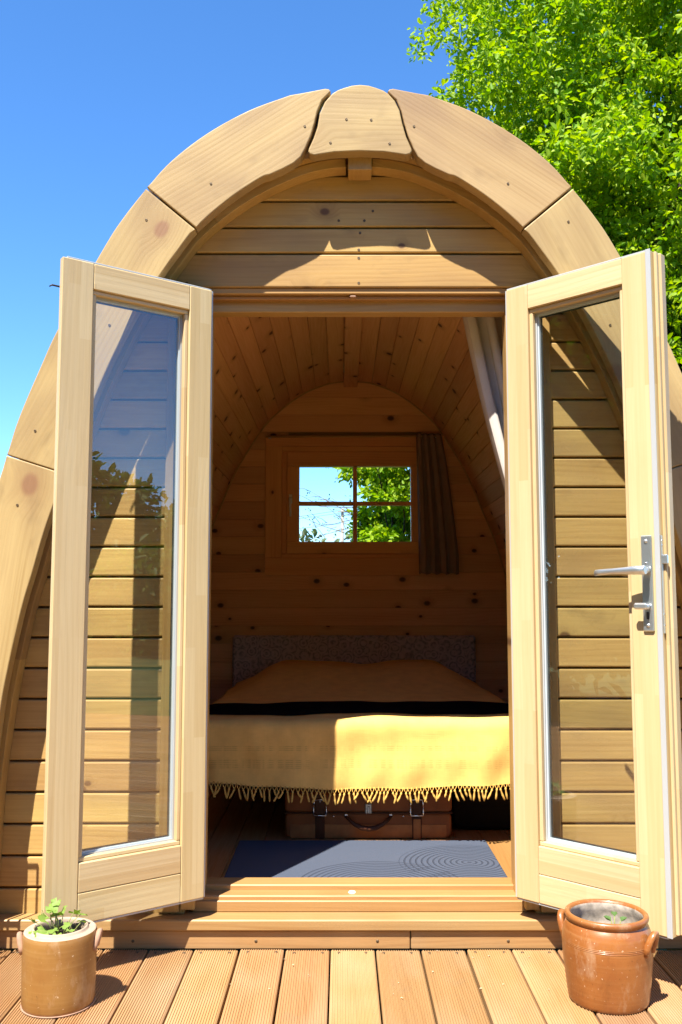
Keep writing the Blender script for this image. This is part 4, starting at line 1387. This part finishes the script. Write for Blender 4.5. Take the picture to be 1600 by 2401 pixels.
# wire plant stand just left of the view; its bars throw the striped shadow at the step
st = tag(empty('added_shadow_stand', (-1.32, -0.20, 0.0)), 'added black wire stand out of view, standing in for the unknown caster of the bar shadows', 'stand')
for i in range(11):
    ob('bar', MB().tube([(0.155 - 0.031 * i, 0.01 * (i % 2), 0.0), (0.155 - 0.031 * i, 0.01 * (i % 2), 0.62)], 0.0038, 6), 'wire', st)
for z in (0.05, 0.33, 0.615):
    ob('rail', MB().tube([(0.16, 0.005, z), (-0.16, 0.005, z)], 0.005, 6), 'wire', st)
ob('foot', MB().tube([(0.155, -0.14, 0.004), (0.155, 0.01, 0.004)], 0.004, 6).tube([(-0.155, -0.14, 0.004), (-0.155, 0.01, 0.004)], 0.004, 6), 'wire', st)


# ------------------------------------------------------------------ trees
def leaf_cloud(centres, per, spread_r, size, seed, up=0.35, wr=0.27):
    """many small folded leaves round the twig centres; one mesh."""
    r = np.random.default_rng(seed)
    C0 = np.repeat(np.asarray(centres, float), per, axis=0)
    n = len(C0)
    off = r.normal(size=(n, 3))
    off /= np.linalg.norm(off, axis=1)[:, None] + 1e-9
    off *= (r.random(n) ** 0.5 * spread_r)[:, None]
    off[:, 2] *= 0.75
    P = C0 + off
    d = off / (np.linalg.norm(off, axis=1)[:, None] + 1e-9) + r.normal(size=(n, 3)) * 0.6
    d[:, 2] -= 0.15
    d /= np.linalg.norm(d, axis=1)[:, None]
    nn = r.normal(size=(n, 3)) * 0.8 + np.array((0, 0, 1.0)) * (0.5 + up)
    s = np.cross(nn, d)
    s /= np.linalg.norm(s, axis=1)[:, None] + 1e-9
    nn = np.cross(d, s)
    L = (size * (0.6 + 0.8 * r.random(n)))[:, None]
    Wd = L * wr
    f = L * (0.10 + 0.15 * r.random((n, 1)))
    base = P
    v = np.empty((n, 6, 3))
    v[:, 0] = base
    v[:, 1] = base + d * L * 0.40 + s * Wd + nn * f
    v[:, 2] = base + d * L * 0.80 + s * Wd * 0.75 + nn * f * 0.6
    v[:, 3] = base + d * L - nn * f * 0.4
    v[:, 4] = base + d * L * 0.80 - s * Wd * 0.75 + nn * f * 0.6
    v[:, 5] = base + d * L * 0.40 - s * Wd + nn * f
    me = bpy.data.meshes.new('leaves')
    V = v.reshape(-1, 3)
    me.vertices.add(len(V))
    me.vertices.foreach_set('co', V.ravel())
    idx = (np.arange(n)[:, None] * 6 + np.array((0, 1, 2, 3, 0, 3, 4, 5))[None, :]).ravel()
    me.loops.add(len(idx))
    me.loops.foreach_set('vertex_index', idx.astype(np.int32))
    me.polygons.add(2 * n)
    me.polygons.foreach_set('loop_start', (np.arange(2 * n) * 4).astype(np.int32))
    me.update(calc_edges=True)
    me.validate()
    return me


def limbs(rootpt, r0, tips, seed):
    """one mesh of tapering limbs from a point to the tips, slightly crooked."""
    r = random.Random(seed)
    mb = MB()
    for t in tips:
        a, b = Vector(rootpt), Vector(t)
        pts, rad = [], []
        for k in range(7):
            u = k / 6
            p = a.lerp(b, u) + Vector((r.uniform(-1, 1), r.uniform(-1, 1), r.uniform(-0.4, 0.9))) * (0.05 * (b - a).length * math.sin(math.pi * u))
            pts.append(p)
            rad.append(r0 * (1 - u) ** 0.8 + 0.006)
        mb.tube(pts, rad, 6)
    return mb


def crown_points(c, rad, n, seed, shell=0.15, wob=0.22, bough=0.27):
    """clump centres gathered into boughs so that the crown has lit masses and dark gaps."""
    r = np.random.default_rng(seed)
    lob = r.normal(size=(11, 3))
    lob /= np.linalg.norm(lob, axis=1)[:, None]
    nb = max(6, n // 16)
    out = []
    br = bough * min(rad)
    for k in range(nb):
        d = r.normal(size=3)
        d /= np.linalg.norm(d)
        m = 1.0 + wob * (np.max(lob @ d) ** 6 - 0.5)
        q = (shell + (1 - shell) * r.random() ** 0.45) * m
        B = np.array(c) + d * np.array(rad) * q
        w = br * (0.6 + 0.7 * r.random())
        for j in range(16):
            e = r.normal(size=3)
            e /= np.linalg.norm(e)
            e = e * np.array((1.0, 1.0, 0.62)) * w * r.random() ** 0.4
            out.append(B + e + d * 0.15 * w)
    return out


def tree(name, label, base, h, c, rad, nclump, per, spread_r, size, leafm, seed, r0=0.22, group=None, nl=26):
    t = tag(empty(name, base), label, 'tree', group)
    trunk_top = Vector((c[0] * 0.4, c[1] * 0.4, h))
    mb = MB().tube([(0, 0, -0.05), (0.05, 0.02, h * 0.35), (trunk_top.x * 0.6, trunk_top.y * 0.6, h * 0.7), trunk_top], [r0 * 1.25, r0, r0 * 0.85, r0 * 0.7], 12)
    ob('trunk', mb, 'bark', t)
    pts = crown_points(c, rad, nclump, seed)
    rr = random.Random(seed)
    tips = rr.sample(pts, min(nl, len(pts)))
    for k in range(0, len(tips), 6):
        ob('limb', limbs(trunk_top - Vector((0, 0, 0.1 * k / 6)), r0 * 0.42, tips[k:k + 6], seed + k), 'bark', t)
    me = leaf_cloud(pts, per, spread_r, size, seed + 1)
    cr = ob('crown', me, leafm, t)
    cr['kind'] = 'stuff'
    return t


# the big bright tree behind the pod on the right
tree('broadleaf_tree', 'tall bright green leafy tree rising behind the pod on the right', (3.30, 6.9, -0.42), 3.2, (-0.15, -0.2, 5.0), (2.62, 2.2, 3.9), 8000, 40, 0.15, 0.066, 'leaf', 3, 0.2, 'trees around the pod', 40)
# the tree filling the right half of the rear window
tree('garden_tree', 'smaller leafy tree seen through the right panes of the rear window', (0.95, 9.2, -0.42), 1.3, (0.10, 0.0, 2.95), (1.0, 0.7, 1.4), 1300, 24, 0.15, 0.075, 'leaf', 21, 0.05, 'trees around the pod', 20)

# sparse branching tree in the left panes
t = tag(empty('bare_tree', (0.92, 10.6, -0.42)), 'thinly leaved tree with bare branches in the left window panes', 'tree', 'trees around the pod')
mb = MB().tube([(0, 0, 0), (-0.05, 0, 1.2), (-0.1, 0, 3.1)], [0.08, 0.065, 0.04], 8)
ob('trunk', mb, 'bark_pale', t)
rr = random.Random(4)
tipsA = []
for i in range(12):
    a = rr.uniform(-0.25, 0.95)
    L = rr.uniform(0.9, 1.6)
    p0 = Vector((-0.08 - 0.03 * i * 0.2, 0, 2.0 + 0.10 * i))
    d = Vector((-math.cos(a), rr.uniform(-0.25, 0.25), math.sin(a))).normalized()
    pts = [p0 + d * L * u + Vector((0, 0, 0.12 * math.sin(3 * u + i) * u)) for u in (0, 0.25, 0.5, 0.75, 1)]
    mb = MB().tube(pts, [0.014, 0.010, 0.007, 0.005, 0.003], 5)
    for q in range(5):
        b = pts[1].lerp(pts[-1], rr.random())
        e = b + Vector((-rr.uniform(0.05, 0.35), rr.uniform(-0.1, 0.1), rr.uniform(-0.12, 0.28)))
        mb.tube([b, (b + e) / 2 + Vector((0, 0, 0.02)), e], [0.005, 0.004, 0.002], 4)
        tipsA.append(e)
    tipsA.append(pts[-1])
    ob('limb', mb, 'bark_pale', t)
me = leaf_cloud([tuple(p) for p in tipsA], 3, 0.05, 0.035, 8)
cr = ob('crown', me, 'leaf_dark', t)
cr['kind'] = 'stuff'

# utility pole with wires
up = tag(empty('utility_pole', (0.0, 36.9, -0.42)), 'grey utility pole with crossarm far beyond the rear window', 'pole')
ob('post', MB().tube([(0, 0, 0), (0, 0, 5.55)], [0.075, 0.062], 10), 'pole', up)
ob('crossarm', MB().box((0.32, -0.10, 5.40), (1.05, 0.06, 0.055), 0.01), 'pole', up)
for i, (x, z, dz) in enumerate(((-0.15, 5.46, -1.2), (0.8, 5.46, -0.9), (0.0, 4.9, -0.75))):
    ob('wire', MB().tube([(x - 30 * u, -2 * u, z + dz * 2.2 * u - 1.2 * math.sin(math.pi * u) * 0.6) for u in np.linspace(0, 1, 9)], 0.007, 4), 'wire', up)
    ob('wire', MB().tube([(x + 30 * u, 2 * u, z + dz * 0.4 * u - 1.0 * math.sin(math.pi * u)) for u in np.linspace(0, 1, 9)], 0.007, 4), 'wire', up)

# far trees
pts = []
r2 = np.random.default_rng(77)
for k in range(70):
    x = -110 + 220 * k / 69 + r2.normal() * 1.2
    h = 7.6 + 2.2 * r2.random()
    for q in range(16):
        d = r2.normal(size=3)
        d /= np.linalg.norm(d)
        pts.append((x + 2.6 * d[0], 92 + 2.5 * d[1], 0.5 * h + 0.5 * h * d[2] * 0.95))
tl = ob('treeline', leaf_cloud(pts, 26, 1.3, 0.75, 9), 'leaf_far')
tl['label'] = 'hazy far line of trees beyond the rear window'
tl['category'] = 'woodland'
tl['kind'] = 'stuff'

# trees in front of the pod, seen only as reflections in the door glass
tree('roadside_tree', 'dark green tree reflected in the left door glass', (21.0, -13.5, -0.42), 2.0, (0, 0, 2.3), (3.6, 3.0, 2.8), 420, 30, 0.75, 0.30, 'leaf_dark', 31, 0.2, 'trees facing the pod', 12)
tree('roadside_tree', 'low rounded tree facing the pod on its right', (27.0, -12.5, -0.42), 1.6, (0, 0, 1.9), (4.0, 3.4, 2.4), 420, 30, 0.8, 0.32, 'leaf_dark', 32, 0.2, 'trees facing the pod', 12)
tree('shade_tree', 'big dark tree reflected in the right door glass', (-9.6, -4.4, -0.42), 2.2, (0, 0, 4.4), (3.4, 5.2, 4.8), 1100, 40, 0.6, 0.28, 'leaf_dark', 33, 0.22, 'trees facing the pod', 16)

# unseen trees added behind the viewer to block low sky and deepen shade
for (x, y, hgt, sd, lab) in ((-6.5, -13.0, 5.6, 41, 'added unseen tree behind the viewer to the left, blocking low sky light'), (0.5, -15.5, 6.2, 42, 'added unseen tree straight behind the viewer, blocking low sky light'),
                             (7.5, -14.0, 5.4, 43, 'added unseen tree behind the viewer to the right, blocking low sky light')):
    tree('added_screen_tree', lab, (x, y, -0.42), 2.4, (0, 0, hgt * 0.82), (4.4, 3.0, hgt * 0.85), 620, 30, 0.75, 0.34, 'leaf_dark', sd, 0.25, 'trees facing the pod', 12)

# crumbs of bark and dry leaf on the boards
r3 = random.Random(19)
mb = MB()
for k in range(130):
    x, y = r3.uniform(-1.25, 1.2), r3.uniform(-1.3, -0.07)
    z = 0.0012
    a = r3.uniform(0, 6.28)
    L, w = r3.uniform(0.0015, 0.006), r3.uniform(0.001, 0.003)
    c, q = math.cos(a), math.sin(a)
    mb.add([(x - c * L, y - q * L, z), (x + q * w, y - c * w, z + 0.0012), (x + c * L, y + q * L, z + 0.0004), (x - q * w, y + c * w, z + 0.0016), (x, y, z + 0.003)],
           [(0, 1, 4), (1, 2, 4), (2, 3, 4), (3, 0, 4)])
cr = ob('leaf_crumbs', mb, 'crumb')
cr['label'] = 'tiny dry crumbs scattered over the deck boards'
cr['category'] = 'litter'
cr['kind'] = 'stuff'
